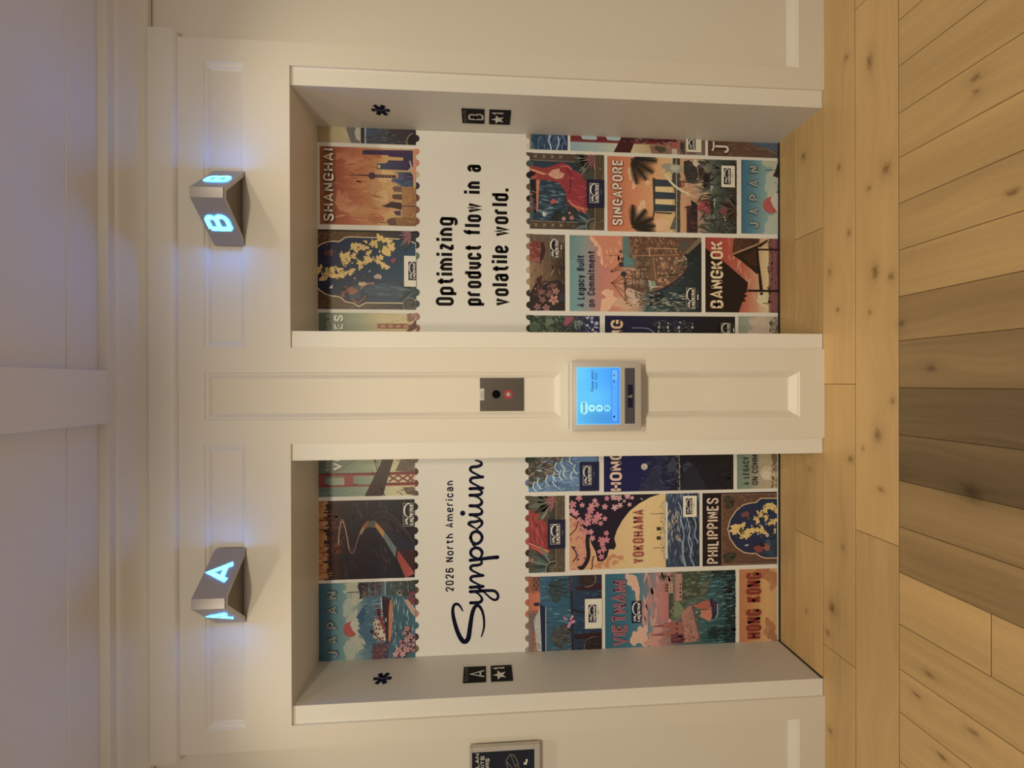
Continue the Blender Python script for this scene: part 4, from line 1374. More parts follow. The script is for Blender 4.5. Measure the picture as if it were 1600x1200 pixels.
p = Poster('dusky poster of a red-sailed junk and pink blossoms beneath the white band of door B', .3772, .7257, 1.1895, 1.0260, 95, 495, 42, 915)
p.bg([(95, '8a6844'), (250, '6a4c34'), (400, '4a3424'), (495, '30221a')])
p.rect(95, 495, 42, 130, '5c4a38'); p.strokes(95, 480, 60, 660, 90, 120, 16, ['8c6c48', '5a402c', '7a5c40', '46332a'], along='v', jit=.5)
p.poly([(95, 180), (130, 110), (205, 130), (215, 180), (215, 370), (130, 360), (95, 300)], ('7a3026', '6a2822')); p.strokes(100, 210, 160, 350, 24, 100, 12, ['98463a', '54201c', 'ad6a50'], along='u', jit=.3)
p.poly([(215, 120), (260, 140), (275, 220), (250, 320), (210, 380), (200, 330), (225, 220)], '3a1c18'); p.poly([(100, 320), (210, 300), (215, 355), (110, 360)], '8a4838')
p.poly([(495, 620), (420, 560), (300, 580), (200, 540), (150, 620), (95, 720), (95, 915), (495, 915)], '2a1b1a')
p.strokes(150, 420, 560, 760, 60, 50, 22, ['6a4238', '34201e', '8a5c4a', '503028'], along='v', jit=1); p.poly([(160, 560), (235, 505), (240, 530), (190, 600)], '3c1f1c')
for u, v, r, c in ((365, 790, 60, 'a8705c'), (390, 690, 42, '9a6854'), (280, 885, 46, '8f5f50'), (180, 870, 42, '84584e'), (240, 790, 40, '7d5046'), (310, 730, 34, '7c5244'), (350, 630, 34, '6e4a3c'), (230, 700, 36, '7a4c40')): p.flower(u, v, r, c, '6a3028')
p.blob(460, 760, 30, 60, '2c2a34'); p.agave(440, 420, 110, ['3a2c22', '2a201a'], 0, 6.28, 14, .06)
p.bumps(95, [48, 178, 315, 452, 585, 715, 850], ['7a6248', '8a5a40', '9a7448', 'a88c5c', '9a7448', '30191a', '1e1414'], r=40)
p.logo(318, 425, 92, 315, box='14131c', edge='9a8a74')
p.done()

p = Poster('travel poster reading A Legacy Built on Commitment with a container ship and port cranes', .3765, .7257, 1.0050, .3808, 35, 1535, 62, 918)
p.bg([(35, '5c8278'), (180, '74837a'), (280, '957868'), (400, 'b06a58'), (560, 'bb7056'), (640, 'b98060'), (800, 'a8805c'), (900, '4c5a50'), (1100, '25342f'), (1535, '141a1c')])
p.rect(35, 200, 62, 340, ('567a70', '7a8074'))
for u, v, a, b in ((310, 90, 45, 60), (350, 150, 40, 50), (380, 240, 36, 50), (400, 330, 22, 60), (470, 720, 60, 60), (440, 850, 60, 60), (500, 800, 70, 60), (420, 890, 40, 40)): p.blob(u, v, a, b, 'cf9a72', j=.3)
p.poly([(280, 62), (340, 130), (390, 200), (420, 420), (640, 420), (640, 62)], 'bf7050'); p.strokes(420, 640, 70, 420, 26, 120, 26, ['c9835c', 'b56a4c', 'cf9668'], along='v')
p.blob(720, 780, 120, 110, 'b99878'); p.blob(640, 820, 90, 80, 'bd8c68')
p.rect(632, 860, 62, 420, ('4f6c60', '6a5648')); p.poly([(640, 300), (700, 300), (760, 380), (640, 390)], '4c7468')
p.poly([(700, 62), (1400, 62), (1535, 100), (1350, 250), (1250, 300), (900, 330), (760, 300)], '5a3c2c')
p.strokes(710, 1330, 70, 300, 230, 60, 26, ['8a5a3c', '34241c', 'a87450', '6a4430', '4a3020', '7c4c34'], along=.5, jit=.4)
p.poly([(1330, 250), (1500, 62), (1535, 62), (1535, 110), (1380, 250)], '6c5a40'); p.poly([(1260, 180), (1320, 90), (1400, 120), (1330, 240)], '4c463a')
p.line([(770, 285), (1280, 262)], 9, 'a07048'); p.line([(900, 195), (1260, 195)], 8, 'b08458'); p.line([(935, 200), (940, 300)], 12, 'b48a60')
p.poly([(780, 290), (960, 290), (1040, 560), (1000, 600), (900, 560), (840, 420)], '54402e'); p.strokes(780, 1010, 300, 590, 70, 70, 20, ['7a5a40', '30261e', '94704e', '5c4838'], along='u', jit=.6)
hull = [(920, 560), (935, 690), (1010, 690), (1150, 620), (1310, 500), (1370, 400), (1365, 300), (1320, 275), (960, 285)]
p.poly(hull, '6a4830'); p.strokes(1000, 1330, 300, 640, 170, 48, 40, ['a87856', '3a2620', 'b98a62', '5c3c2c', '8a5c44', '2a1c1a'], along=.55, jit=.15)
p.poly([(920, 560), (1000, 570), (1010, 620), (940, 690)], '7a8468'); p.line([(930, 560), (955, 640), (1040, 630)], 10, 'c4b08a'); p.line([(975, 290), (1010, 560)], 12, '9a6c48'); p.line([(1210, 340), (1345, 330)], 8, 'c0a880'); p.line([(1320, 275), (1362, 300), (1360, 400)], 9, 'b0a488', rad=25)
p.line([(1000, 695), (1160, 625), (1330, 500), (1395, 370)], 22, '2a2030', rad=60)
p.poly([(940, 700), (1000, 705), (1170, 640), (1340, 515), (1400, 380), (1535, 110), (1535, 918), (860, 918), (900, 860)], ('2c4440', '141c1e'))
p.poly([(940, 700), (1010, 705), (1090, 690), (1110, 870), (1040, 830), (940, 860)], '161c1e'); p.strokes(860, 1400, 700, 910, 90, 90, 12, ['6a7c6c', '2a4440', '9a8f74', '3c5850', 'b09a78'], along='u', jit=.35); p.strokes(1180, 1530, 300, 700, 60, 110, 12, ['2c443f', '0e1416', '1d2c2c'], along='u', jit=.5)
p.poly([(640, 620), (800, 600), (930, 640), (930, 690), (800, 690)], '5a3c30'); p.strokes(650, 930, 390, 860, 130, 50, 12, ['3c2a22', '8a6248', '5a3e30', 'a8805c', '28201c'], along='u', jit=.5)
for a, b, c, d in ((505, 465, 640, 340), (505, 465, 640, 440), (505, 465, 640, 400), (510, 598, 640, 480), (510, 598, 650, 540), (510, 598, 660, 800), (510, 598, 650, 700), (510, 598, 640, 600)): p.line([(a, b), (c, d)], 10, '8a5430')
for u, v in ((505, 465), (510, 598)): p.circ(u, v, 12, '3a2018')
p.line([(660, 800), (650, 560)], 9, '6a3c24'); p.line([(440, 290), (610, 278)], 6, '8a4a38'); p.circ(612, 385, 28, '2c2a34'); p.circ(640, 495, 32, '2a2832'); p.circ(655, 600, 18, '3a2a2c'); p.circ(608, 240, 14, '3a3030'); p.circ(625, 325, 18, '40342e')
for a, b in ((665, 545), (740, 515), (810, 540), (830, 400), (770, 460)): p.line([(a, b), (a, b + 130)], 7, '4a2c20'); p.line([(a - 60, b), (a + 110, b)], 7, '6a4028')
p.text('A Legqcy Built', 196, 872, 290, 84, 12.5, [(12.5, '1c1a34')], r=40, track=11)
p.text('on Commitment', 314, 872, 240, 84, 12.5, [(12.5, '1c1a34')], r=40, track=11)
p.logo(1350, 1462, 640, 890, box='14181c', edge='9a8c70', fg='dccfb2')
p.done()

p = Poster('travel poster reading BANGKOK with dark pavilion roofs against a red sky', .3770, .7285, .3607, .0035, 122, 950, 85, 930)
p.bg([(122, '94302a'), (350, 'a03c30'), (560, 'a8523c'), (700, 'b57a54'), (820, 'b89868'), (850, '8a5a40'), (890, '6a3c38'), (950, '54242c')])
p.strokes(330, 720, 130, 900, 40, 190, 22, ['b0503c', 'bd7c5a', '943430', 'c08a64'], along='v', jit=.4)
p.rect(720, 840, 180, 930, ('b88a5c', 'c2a874')); p.blob(770, 780, 60, 80, 'c0ac7c')
p.strokes(835, 900, 90, 925, 90, 50, 22, ['4c2c24', '7a5240', '2c1814', '5c3830'], along='v', jit=.6); p.rect(890, 950, 90, 925, ('7c4a48', '6a3034')); p.strokes(895, 950, 90, 925, 40, 60, 10, ['9a5c54', '48202a'], along='v')
p.line([(775, 822), (850, 828)], 9, '2c1814')
p.poly([(122, 205), (180, 250), (260, 320), (330, 355), (605, 590), (590, 700), (560, 720), (600, 740), (555, 770), (585, 800), (540, 810), (500, 930), (122, 930)], '130a0a')
p.poly([(445, 90), (740, 90), (720, 170), (425, 275)], ('4a2a1a', '3a2016')); p.strokes(450, 730, 95, 240, 40, 120, 12, ['5c3824', '2c180f'], along=.35, jit=.15); p.poly([(425, 262), (720, 140), (725, 160), (430, 285)], '9a6c50')
p.poly([(430, 280), (720, 165), (730, 290), (740, 480), (700, 490), (620, 420), (520, 340)], '1e100c'); p.poly([(540, 290), (700, 210), (710, 400), (640, 400)], '38190f')
p.poly([(700, 170), (830, 95), (830, 120), (740, 190)], '32160f'); p.poly([(700, 200), (715, 200), (775, 670), (735, 670)], '160b0a'); p.line([(600, 682), (950, 682)], 26, '1c0d0c'); p.line([(720, 212), (950, 212)], 20, '1c0d0c'); p.rect(740, 775, 700, 728, '1a0d0c')
p.text('BANGKOK', 318, 886, 130, 146, 26, [(26, 'd0b080')], r=60, track=16)
p.done()

p = Poster('dark green poster strip with a pink roofed hut among trees on door B', XI, .3552, 1.1895, .8650, 95, 888, 970, 1241)
p.bg([(95, '1e2a1c'), (400, '2c3526'), (600, '2a2c30'), (888, '1c1a34')])
p.strokes(95, 560, 970, 1241, 130, 60, 26, ['3a4a30', '141d14', '56604a', '26351f', '6a7058'], along=.8, jit=.7)
p.blob(310, 1045, 45, 50, '5a6448'); p.blob(150, 1110, 50, 60, '46543a'); p.blob(640, 1070, 50, 50, '6c7460'); p.blob(330, 1140, 40, 40, '4e5a3e')
p.poly([(470, 1060), (510, 980), (600, 985), (540, 1085), (490, 1085)], '8a4450'); p.poly([(440, 1160), (600, 1000), (615, 1020), (480, 1160)], '3a2e2e'); p.line([(410, 1241), (520, 1120), (640, 980)], 12, '5a4c44')
p.strokes(620, 880, 975, 1241, 50, 90, 18, ['3c4258', '22243a', '586070', '141432'], along=.5, jit=.5)
for u, v, r in ((800, 995, 18), (730, 990, 10), (748, 1000, 9), (800, 1040, 18), (852, 1055, 22), (745, 1080, 14), (830, 1100, 13), (806, 1130, 14), (830, 1160, 15), (855, 1105, 10), (850, 1160, 12), (760, 985, 9), (770, 1110, 10)): p.circ(u, v, r, p.rnd.choice(['c4bca4', '8f86a4', '9a94ac']), n=10)
p.bumps(95, [985, 1118], ['2a3424', '1c2618'], r=42)
p.done()

p = Poster('night poster ending in NG with pale lit windows above the shore on door B', XI, .3570, .8410, .2158, 440, 1916, 968, 1239)
p.bg([(440, '0c1030'), (700, '0e1334'), (1000, '141a2e'), (1400, '0d0f1c'), (1916, '05060c')])
p.strokes(600, 1400, 970, 1239, 50, 160, 30, ['181e38', '0c1026', '20263a'], along='u', jit=.5)
p.line([(740, 1105), (900, 1105), (960, 1130), (1000, 1170)], 9, '7a8088', rad=60)
for a, b, w in ((1030, 1140, 60), (1130, 1140, 70), (1250, 1140, 80), (1350, 1120, 60)):
    p.strokes(a - 40, a + 60, 1020, 1239, 26, 60, 16, ['3a3c40', '585854', '22242c'], along='u', jit=.4)
for u, v, r in ((1050, 1055, 12), (1045, 1095, 20), (1150, 1050, 12), (1145, 1098, 22), (1270, 1098, 24), (1285, 1040, 12), (1425, 1055, 10), (1425, 1095, 20), (1150, 1140, 14), (1040, 1142, 14), (1275, 1145, 14)): p.circ(u, v, r * .55, 'b9ae90', rv=r * .8, n=10)
p.strokes(1450, 1900, 975, 1239, 24, 160, 16, ['0d1020', '14182a'], along='v')
p.text('NG', 638, 1239, 1018, 138, 27, [(27, 'cfa878')], r=70, track=18)
p.logo(1742, 1862, 1040, 1239, box='0a0b12', edge='7c7462', fg='c4b898')
p.done()

p = Poster('pale green and peach poster corner at the foot of door B beside the pillar', XI, .3590, .2000, .0045, 495, 945, 980, 1252)
p.bg([(495, '7c8468'), (620, '8c8c70'), (720, 'a89878'), (850, 'b09876'), (945, '8c7a5c')])
for u, v, a, b in ((680, 1040, 60, 50), (740, 1010, 50, 40), (720, 1150, 70, 60), (800, 1100, 60, 70), (660, 1180, 50, 50)): p.blob(u, v, a, b, 'b59c80', j=.3)
p.strokes(850, 945, 985, 1250, 60, 50, 20, ['4c4434', '7a6a50', '2c2a22', '94866a'], along='v', jit=.7)
p.done()

# -- door A, upper row -------------------------------------------------------
p = Poster('travel poster with a red suspension bridge tower and letters ROU and VO on door A', -.4550, -XI, 2.1290, 1.7085, 40, 950, -41, 397)
p.bg([(40, '55604e'), (300, '6f7458'), (500, '878a64'), (620, 'a09c70'), (760, 'b8a672'), (950, 'b5a070')])
p.rect(40, 640, 310, 397, ('4c6258', '8c946c')); p.strokes(40, 620, -40, 395, 70, 220, 4, ['8c9070', '565c48', 'a0a07c'], along='u', jit=.03)
p.line([(40, -20), (300, 60), (700, 300)], 0.1, '3a3c30'); p.line([(180, 170), (520, -20)], 5, '3c382c')
p.poly([(760, 165), (820, 50), (870, 20), (950, 0), (950, 180)], '5a4638'); p.poly([(830, 320), (870, 385), (950, 397), (950, 320)], '5c4636'); p.strokes(780, 950, 40, 390, 34, 60, 14, ['7a5c48', '3c2c24', '8a6a54'], along='u', jit=.6)
for a in (185, 285): p.line([(40, a + 8), (975, a)], 26, '6a2020'); p.line([(40, a + 20), (975, a + 14)], 8, '943c34')
for a, b in ((40, 95), (275, 365)): p.rect(a, b, 195, 290, '8a3432')
for a, b in ((100, 280), (380, 600)): p.poly([(a, 235), (a + 25, 222), (b, 222), (b, 290), (a + 35, 288), (a + 5, 270)], ('68785f', '90906a'))
p.line([(700, 205), (790, 265), (880, 205), (940, 265)], 16, '7a2a26'); p.line([(700, 265), (790, 205), (880, 265), (940, 205)], 16, '7a2a26')
p.poly([(690, -41), (775, -41), (640, 397), (470, 397)], '2e1012'); p.strokes(520, 720, 0, 390, 26, 160, 10, ['461a18', '1c0a0c'], along=.35, jit=.1)
p.bumps(950, [65 - 5, 175, 285, 385], ['6a4238', '40201c', '5c201c', '4a3a2c'], r=34)
p.text('ROU', 150, 155, 55, 40, 8, [(8, 'b0a588')], r=18, track=10)
p.text('VO', 262, 150, -10, 86, 20, [(20, 'cdbd98')], r=38, track=10)
p.done()

p = Poster('poster of a container train snaking through dark hills below an orange skyline', -.8235, -.4728, 2.1290, 1.7110, 40, 950, 438, 1178)
p.bg([(40, 'a8602c'), (110, 'b88a50'), (140, '4a2018'), (260, '24141a'), (600, '17101a'), (950, '0d0a12')])
p.strokes(40, 130, 445, 1170, 40, 90, 20, ['c09a60', 'a04c20', 'b8702c', '8a3a1a'], along='u', jit=.5)
for v in range(445, 1175, 24):
    u = p.rnd.uniform(85, 140); p.rect(u, 190, v, v + p.rnd.uniform(10, 24), '2c1216')
for v in (610, 700): p.rect(45, 190, v, v + 12, '4a1c18')
p.strokes(150, 260, 580, 1000, 40, 90, 24, ['5a2818', '3a1a18', '6a3018'], along='u', jit=.3)
p.strokes(240, 940, 445, 1170, 110, 110, 26, ['241a22', '0c0a10', '302028', '1a1418', '38262a'], along='v', jit=.5)
for u, v in ((500, 480), (620, 470), (680, 520), (440, 570)): p.line([(u - 20, v - 30), (u + 10, v), (u - 5, v + 40)], 5, '5c4844', rad=20)
p.line([(540, 600), (580, 550), (680, 545), (780, 620), (950, 850)], 22, '2e2026', rad=60); p.line([(560, 640), (620, 590), (700, 600), (900, 760)], 12, '3a262a', rad=60)
p.line([(220, 850), (232, 720), (250, 610), (270, 610), (300, 720), (330, 900), (350, 945), (380, 900), (420, 760), (460, 680), (510, 645)], 13, '6a443a', rad=60); p.line([(225, 850), (235, 720), (258, 600), (292, 700), (325, 900)], 6, 'b08a6a', rad=50)
p.poly([(445, 690), (500, 630), (502, 690), (445, 715)], '8c4a30'); p.poly([(425, 740), (450, 690), (480, 700), (440, 765)], '8c6a50'); p.poly([(498, 632), (575, 630), (575, 700), (502, 690)], '4e4a34')
p.poly([(575, 640), (660, 730), (655, 800), (575, 690)], 'a8703c'); p.poly([(575, 635), (690, 640), (760, 720), (700, 760), (660, 735)], '301a20')
p.poly([(660, 735), (780, 880), (765, 985), (655, 800)], '5a6058'); p.poly([(660, 735), (700, 720), (950, 850), (950, 915), (790, 915)], '171726')
p.poly([(790, 915), (950, 1140), (860, 1178), (780, 990)], ('8c3028', 'a04438')); p.poly([(790, 915), (950, 910), (950, 1140)], '32100f'); p.poly([(655, 800), (765, 985), (860, 1178), (780, 1178)], '0a0f1a')
p.bumps(950, [398, 510, 622, 735, 845, 955, 1070], ['0e0a10', '141012', '18121a', '141018', '120e16', '1a0c0e', '100c12'], r=35)
p.logo(840, 948, 465, 692, box='0f0d12', edge='8a8070', fg='d2c6ac', note=False)
p.done()

p = Poster('travel poster reading JAPAN with red sun, mountain, steamship and pink blossom on door A', -XO, -.8378, 2.1300, 1.7090, 58, 1272, 118, 1092)
p.bg([(58, '1f4a5a'), (160, '3a6066'), (330, '5c7c78'), (500, '84937e'), (640, '5c7478'), (800, '4a6264'), (1000, '2e4e56'), (1272, '32565c')])
japan(p, 1.0, 0, 0)
p.strokes(620, 860, 300, 1090, 50, 160, 30, ['4c6a70', '5e7a7c', '3c565c'], along='u', jit=.6)
for k, (a, b) in enumerate(((540, 130), (610, 100), (690, 100), (770, 110))): p.poly([(a + 20, 118), (a, 170), (a + 30, 250), (a + 40, 330 - k * 20), (a + 60, 310 - k * 10), (a + 70, 118)], '33272a')
p.line([(405, 240), (560, 238)], 9, '262422'); p.poly([(560, 140), (600, 210), (560, 330), (585, 320), (620, 230), (620, 120)], '24262a'); p.strokes(600, 880, 120, 300, 70, 60, 22, ['5c3c36', '2a2024', '7c5844', '48504a'], along='u', jit=.5)
p.line([(893, 118), (893, 290)], 10, 'b8b098'); p.rect(895, 1270, 118, 290, ('38443f', '2c2f2c')); p.strokes(960, 1260, 120, 260, 40, 90, 9, ['8a8468', '23302e', '5a6054'], along='v', jit=.3)
p.poly([(850, 300), (975, 345), (960, 900), (890, 880), (870, 600)], ('15161f', '3a1a18')); p.poly([(850, 310), (975, 350), (960, 365), (855, 335)], '3a2420'); p.poly([(955, 350), (990, 330), (975, 760), (950, 900), (930, 870), (935, 500)], 'a8643f')
p.strokes(935, 990, 360, 880, 30, 60, 8, ['c08a5c', '8a4a34'], along='v'); p.poly([(730, 620), (800, 560), (870, 570), (905, 870), (800, 840), (745, 760)], '6a3436'); p.strokes(740, 900, 570, 860, 60, 46, 26, ['b8a98c', '8a3a36', '4c2024', 'c0b498'], along='v', jit=.3)
p.poly([(740, 640), (790, 590), (860, 700), (900, 870), (780, 800)], 'b5a587'); p.strokes(760, 880, 620, 850, 26, 50, 26, ['8a3430', '5c2426'], along='v'); p.line([(840, 310), (850, 560)], 12, 'b8ac90'); p.line([(725, 395), (840, 392)], 8, 'a8a490'); p.line([(720, 560), (760, 470), (840, 420)], 5, '8a8070')
p.strokes(770, 840, 430, 560, 16, 70, 26, ['5c2c2a', '7c4038'], along='u'); p.poly([(690, 750), (720, 710), (750, 770)], '1e2020')
p.rect(730, 920, 900, 1092, ('5c3438', '3c2c38')); p.strokes(730, 930, 890, 1090, 50, 60, 22, ['7c4440', '34242c', '4c4c54', '903e3c'], along='u', jit=.3)
p.strokes(980, 1265, 330, 1000, 110, 120, 14, ['24444e', '5c8084', '1c343e', 'a0aca0', '3c646a'], along='v', jit=.15)
p.poly([(1025, 270), (1080, 215), (1110, 300), (1080, 315)], '7c6c58'); p.circ(1072, 262, 16, '2a201c'); p.rect(1120, 1175, 220, 310, '3c322c')
p.poly([(1125, 350), (1180, 350), (1272, 470), (1272, 580), (1220, 520)], 'a8826c')
for u, v, r in ((1170, 720, 40), (1135, 775, 32), (1210, 820, 44), (1165, 865, 42), (1110, 930, 38), (1085, 880, 26), (1060, 985, 44), (1160, 985, 48), (1020, 1040, 40), (1110, 1040, 40), (1240, 930, 26), (1200, 920, 24), (1255, 875, 26), (1220, 980, 24), (1255, 1000, 24)):
    p.circ(u + 14, v + 12, r * .9, '4a1f20', n=10); p.flower(u, v, r, p.rnd.choice(['b07a70', 'a46a66', 'bd8c80']), '6a3030')
for u, v in ((1210, 300), (1240, 345), (1250, 270), (1215, 350), (1250, 390)): p.blob(u, v, 34, 30, p.rnd.choice(['8a5450', '6a3434', 'a06c64']))
p.bumps(1272, [120, 240, 390, 540, 690, 835, 985], ['20201e', '5c3232', '5a2c2c', 'a0705c', '34585c', '40282a', '6a5444'], r=46)
p.text('JAPAN', 302, 1050, 210, 148, 34, [(38, '16242a'), (22, 'a09a80'), (7, '34525a')], r=55, track=80)
p.done()

# -- door A, lower rows, from the pillar towards the jamb --------------------
p = Poster('poster of blue breakers against a rocky coast with a small dark badge on door A', -.4510, -XI, 1.1965, .8715, 65, 740, -44, 387)
p.bg([(65, '3a3a2a'), (250, '4a3c30'), (450, '46525a'), (740, '2c4460')])
p.strokes(65, 420, -40, 330, 110, 60, 26, ['5c4a3a', '26241c', '7a6048', '3c4a2c', '8c6c54'], along=.9, jit=.5)
p.blob(90, 20, 60, 60, '26341f'); p.line([(70, 240), (180, 130), (280, 50)], 12, '8a7660'); p.line([(100, 190), (250, 100)], 22, '3c2e26')
for u, v, a, b in ((520, 120, 120, 90), (600, 60, 110, 80), (420, 180, 90, 80), (450, 290, 150, 70), (300, 300, 80, 70), (340, 350, 160, 50), (240, 360, 90, 40), (170, 340, 60, 50), (110, 370, 60, 40), (500, 360, 180, 50), (640, 250, 60, 90), (560, 200, 60, 60)):
    p.blob(u, v, a, b, p.rnd.choice(['4c6880', '3f5c78', '587690']), j=.25)
for u, v in ((320, 150), (400, 210), (460, 80), (380, 110), (300, 240), (230, 280), (150, 300), (360, 230), (300, 290), (500, 170), (470, 240), (110, 330)):
    p.line([(u + 30, v + 50), (u, v + 25), (u - 5, v - 10), (u + 15, v - 45)], 12, 'a8b4b4', rad=25)
p.strokes(150, 560, 60, 385, 90, 80, 9, ['8ea2ac', '36506c', '6a889c', 'c0c4b8', '2c4464'], along='u', jit=.5)
p.line([(480, -40), (560, 20)], 20, 'b89c74')
p.bumps(65, [75, 190, 300], ['26281c', '2c2a22', '4c6070'], r=34)
p.logo(582, 668, 138, 330, box='0e1532', edge='a39a86', card=(552, 740, 104, 400, '0e1532'))
p.done()

p = Poster('night poster reading HONG with a pale moon over dark mountains and harbour', -.4580, -XI, .8475, .2252, 358, 1606, -58, 385)
p.bg([(358, '0b0f3a'), (760, '0f1542'), (900, '151a34'), (1060, '0e1222'), (1606, '06070e')])
p.poly([(680, 385), (760, 260), (850, 130), (880, 100), (920, 160), (900, 260), (960, 385)], '20263a'); p.poly([(860, -58), (830, 60), (900, 150), (960, 60), (980, -58)], '1e243c')
p.strokes(720, 1050, -50, 380, 60, 110, 22, ['2a3046', '141830', '363a4c'], along='u', jit=.6)
p.blob(1010, 140, 50, 60, '343a44'); p.blob(1160, 150, 46, 50, '30363f'); p.poly([(1080, 385), (1130, 200), (1220, 120), (1310, 300), (1350, 385)], '1a1d28')
p.line([(1075, -58), (1082, 385)], 9, '7a7266'); p.strokes(1055, 1090, -50, 370, 26, 26, 7, ['b8a684', '8a8070'], along='v'); p.strokes(1090, 1590, -50, 380, 40, 150, 16, ['0c0f1c', '141826', '1d2230'], along='u', jit=.3)
p.circ(742, 145, 31, 'b9a98a', n=26); p.blob(735, 150, 12, 14, 'a2957c')
p.text('HONG', 528, 375, -10, 118, 24, [(24, 'cda685')], r=58, track=14)
p.done()

p = Poster('pale poster reading A LEGACY ON COMM at the foot of door A by the pillar', -.4567, -XI, .2079, .0085, 408, 797, -83, 358)
p.bg([(408, '64745e'), (540, '7c7e64'), (640, 'a08e6a'), (797, 'a88f68')])
p.rect(640, 797, -83, 358, ('a08c68', 'a88e66')); p.circ(705, 205, 72, 'b8a27c', n=26); p.circ(690, 225, 40, 'c0ac88', n=20)
p.strokes(740, 797, -80, 350, 50, 60, 18, ['7a6444', '94805c', '5c4c34'], along='v', jit=.5); p.blob(770, 60, 30, 60, '6a5638')
p.text('A LEGACY', 518, 318, 40, 58, 9, [(9, '232322')], r=30, track=9)
p.text('ON COMM', 604, 318, 20, 58, 9, [(9, '232322')], r=30, track=9)
p.done()

p = Poster('poster end of a red gown and agave leaves with a dark badge on door A', -.8215, -.4710, 1.1970, 1.0300, 67, 415, 432, 1168)
p.bg([(67, '4c4434'), (260, '403628'), (415, '3a2c20')])
p.strokes(67, 330, 432, 640, 40, 60, 12, ['6a5c48', '242018', '504838'], along='u', jit=.6); p.strokes(67, 330, 960, 1160, 40, 60, 12, ['6a5c48', '242018', '504838'], along='u', jit=.6)
p.poly([(67, 560), (110, 590), (180, 600), (190, 650), (240, 700), (250, 940), (270, 960), (225, 1020), (140, 960), (67, 930)], ('8a2c28', '8a2a2a')); p.strokes(90, 250, 600, 930, 50, 150, 12, ['b04438', '6a1c20', 'bd5c44', '7c2024'], along=.2, jit=.3)
p.line([(67, 880), (150, 920), (260, 965)], 8, 'd08c60', rad=30); p.poly([(67, 900), (150, 935), (265, 970), (222, 1020), (130, 955)], 'b04c38')
p.agave(310, 490, 250, ['4a4a3a', '2c2e24', '5c5c48'], 2.3, 4.3, 7, .13); p.agave(320, 480, 120, ['a8605c', '9a5450'], 2.0, 4.4, 8, .06); p.poly([(185, 640), (260, 540), (230, 620), (200, 660)], '7a7860'); p.poly([(240, 690), (330, 560), (330, 660), (260, 690)], '33342a')
p.agave(290, 1110, 230, ['46564c', '2a3630', '5c6a5c'], 2.1, 4.2, 9, .08); p.circ(310, 1140, 78, '2c281e'); p.line([(310 + 80 * math.cos(t), 1140 + 80 * math.sin(t)) for t in np.linspace(1.2, 5, 20)], 6, '9a8a68'); p.agave(310, 1140, 70, '8a7c5c', 1.3, 5, 9, .04); p.flower(95, 1045, 24, 'a06450')
p.rect(330, 415, 432, 660, '50402c'); p.rect(330, 415, 935, 1168, '50402c'); p.strokes(335, 412, 435, 1165, 60, 44, 9, ['8a6c48', '2c2014', '6a5438'], along='u', jit=1.5); p.line([(328, 432), (328, 1168)], 5, '8a7656')
p.bumps(67, [440, 530, 640, 755, 865, 975, 1090], ['4a4234', '2c2a22', '7a3a30', '8a3c30', 'a04434', '26221c', '3c362a'], r=34)
p.logo(272, 368, 698, 896, box='12132a', edge='b0a48c', card=(250, 415, 660, 936, '12132a'))
p.done()

p = Poster('travel poster reading YOKOHAMA with a pale liner on the sea and pink cherry blossom', -.8148, -.4718, 1.0095, .3925, 28, 1278, 418, 1132)
p.bg([(28, 'c48458'), (200, 'c68c5c'), (500, 'c9a066'), (700, 'cfab6e'), (952, 'cda668')])
night = [(28, 418), (905, 418), (800, 450), (690, 510), (600, 580), (530, 670), (480, 760), (455, 840), (472, 905), (455, 945), (405, 940), (385, 1020), (350, 1055), (295, 1055), (275, 960), (235, 880), (200, 790), (150, 710), (110, 660), (28, 600)]
p.poly(night, '150e20')
p.poly([(28, 600), (110, 660), (150, 720), (195, 800), (190, 890), (200, 980), (180, 1070), (120, 1132), (28, 1132)], ('c08a58', 'bd7a5c'))
p.strokes(30, 180, 640, 1130, 80, 60, 30, ['b86a5c', 'c47c64', 'a85c54', 'c48a5c'], along='u', jit=.8)
for u, v in ((320, 1080), (400, 1040), (440, 1010), (460, 1070), (510, 1025), (380, 1090), (300, 1100)): p.blob(u, v, 30, 24, 'b8744c', j=.4)
p.line([(205, 790), (195, 880), (215, 980), (190, 1070), (130, 1132)], 38, '1a0f14', rad=60); p.line([(260, 1000), (240, 1060), (250, 1110), (225, 1140)], 11, '2c1614', rad=30); p.line([(115, 660), (90, 740), (30, 800)], 10, '2a1518'); p.line([(50, 900), (90, 960), (105, 1000), (60, 1050)], 10, '2c1518'); p.poly([(100, 1100), (140, 1090), (130, 1140)], '1a0f14')
for u, v, r in ((60, 500, 38), (50, 560, 36), (90, 590, 34), (120, 440, 34), (150, 510, 26), (230, 560, 40), (240, 520, 34), (125, 650, 26), (210, 620, 40), (200, 680, 38), (270, 470, 26), (290, 510, 26), (300, 620, 44), (270, 660, 40), (365, 530, 30), (365, 645, 25), (325, 690, 25), (385, 450, 26), (450, 440, 34), (500, 450, 32), (460, 540, 34), (510, 520, 28), (580, 435, 30), (600, 515, 22), (625, 450, 20), (550, 480, 16),
                (230, 770, 30), (185, 770, 26), (245, 830, 30), (378, 785, 28), (330, 850, 36), (380, 850, 34), (340, 890, 30), (350, 940, 34), (310, 960, 22), (330, 1010, 30)):
    p.flower(u, v, r, p.rnd.choice(['bd6e70', 'c27a78', 'b86a6c']) if u < 420 or v > 600 else 'c08a84')
p.poly([(700, 450), (735, 470), (715, 468)], 'c9b090')
p.rect(950, 1278, 418, 1132, ('2c3c4e', '18222e')); p.strokes(955, 1275, 420, 1130, 190, 90, 11, ['3c5062', '141d28', '56687a', '22303e', '7c8890'], along='v', jit=.25)
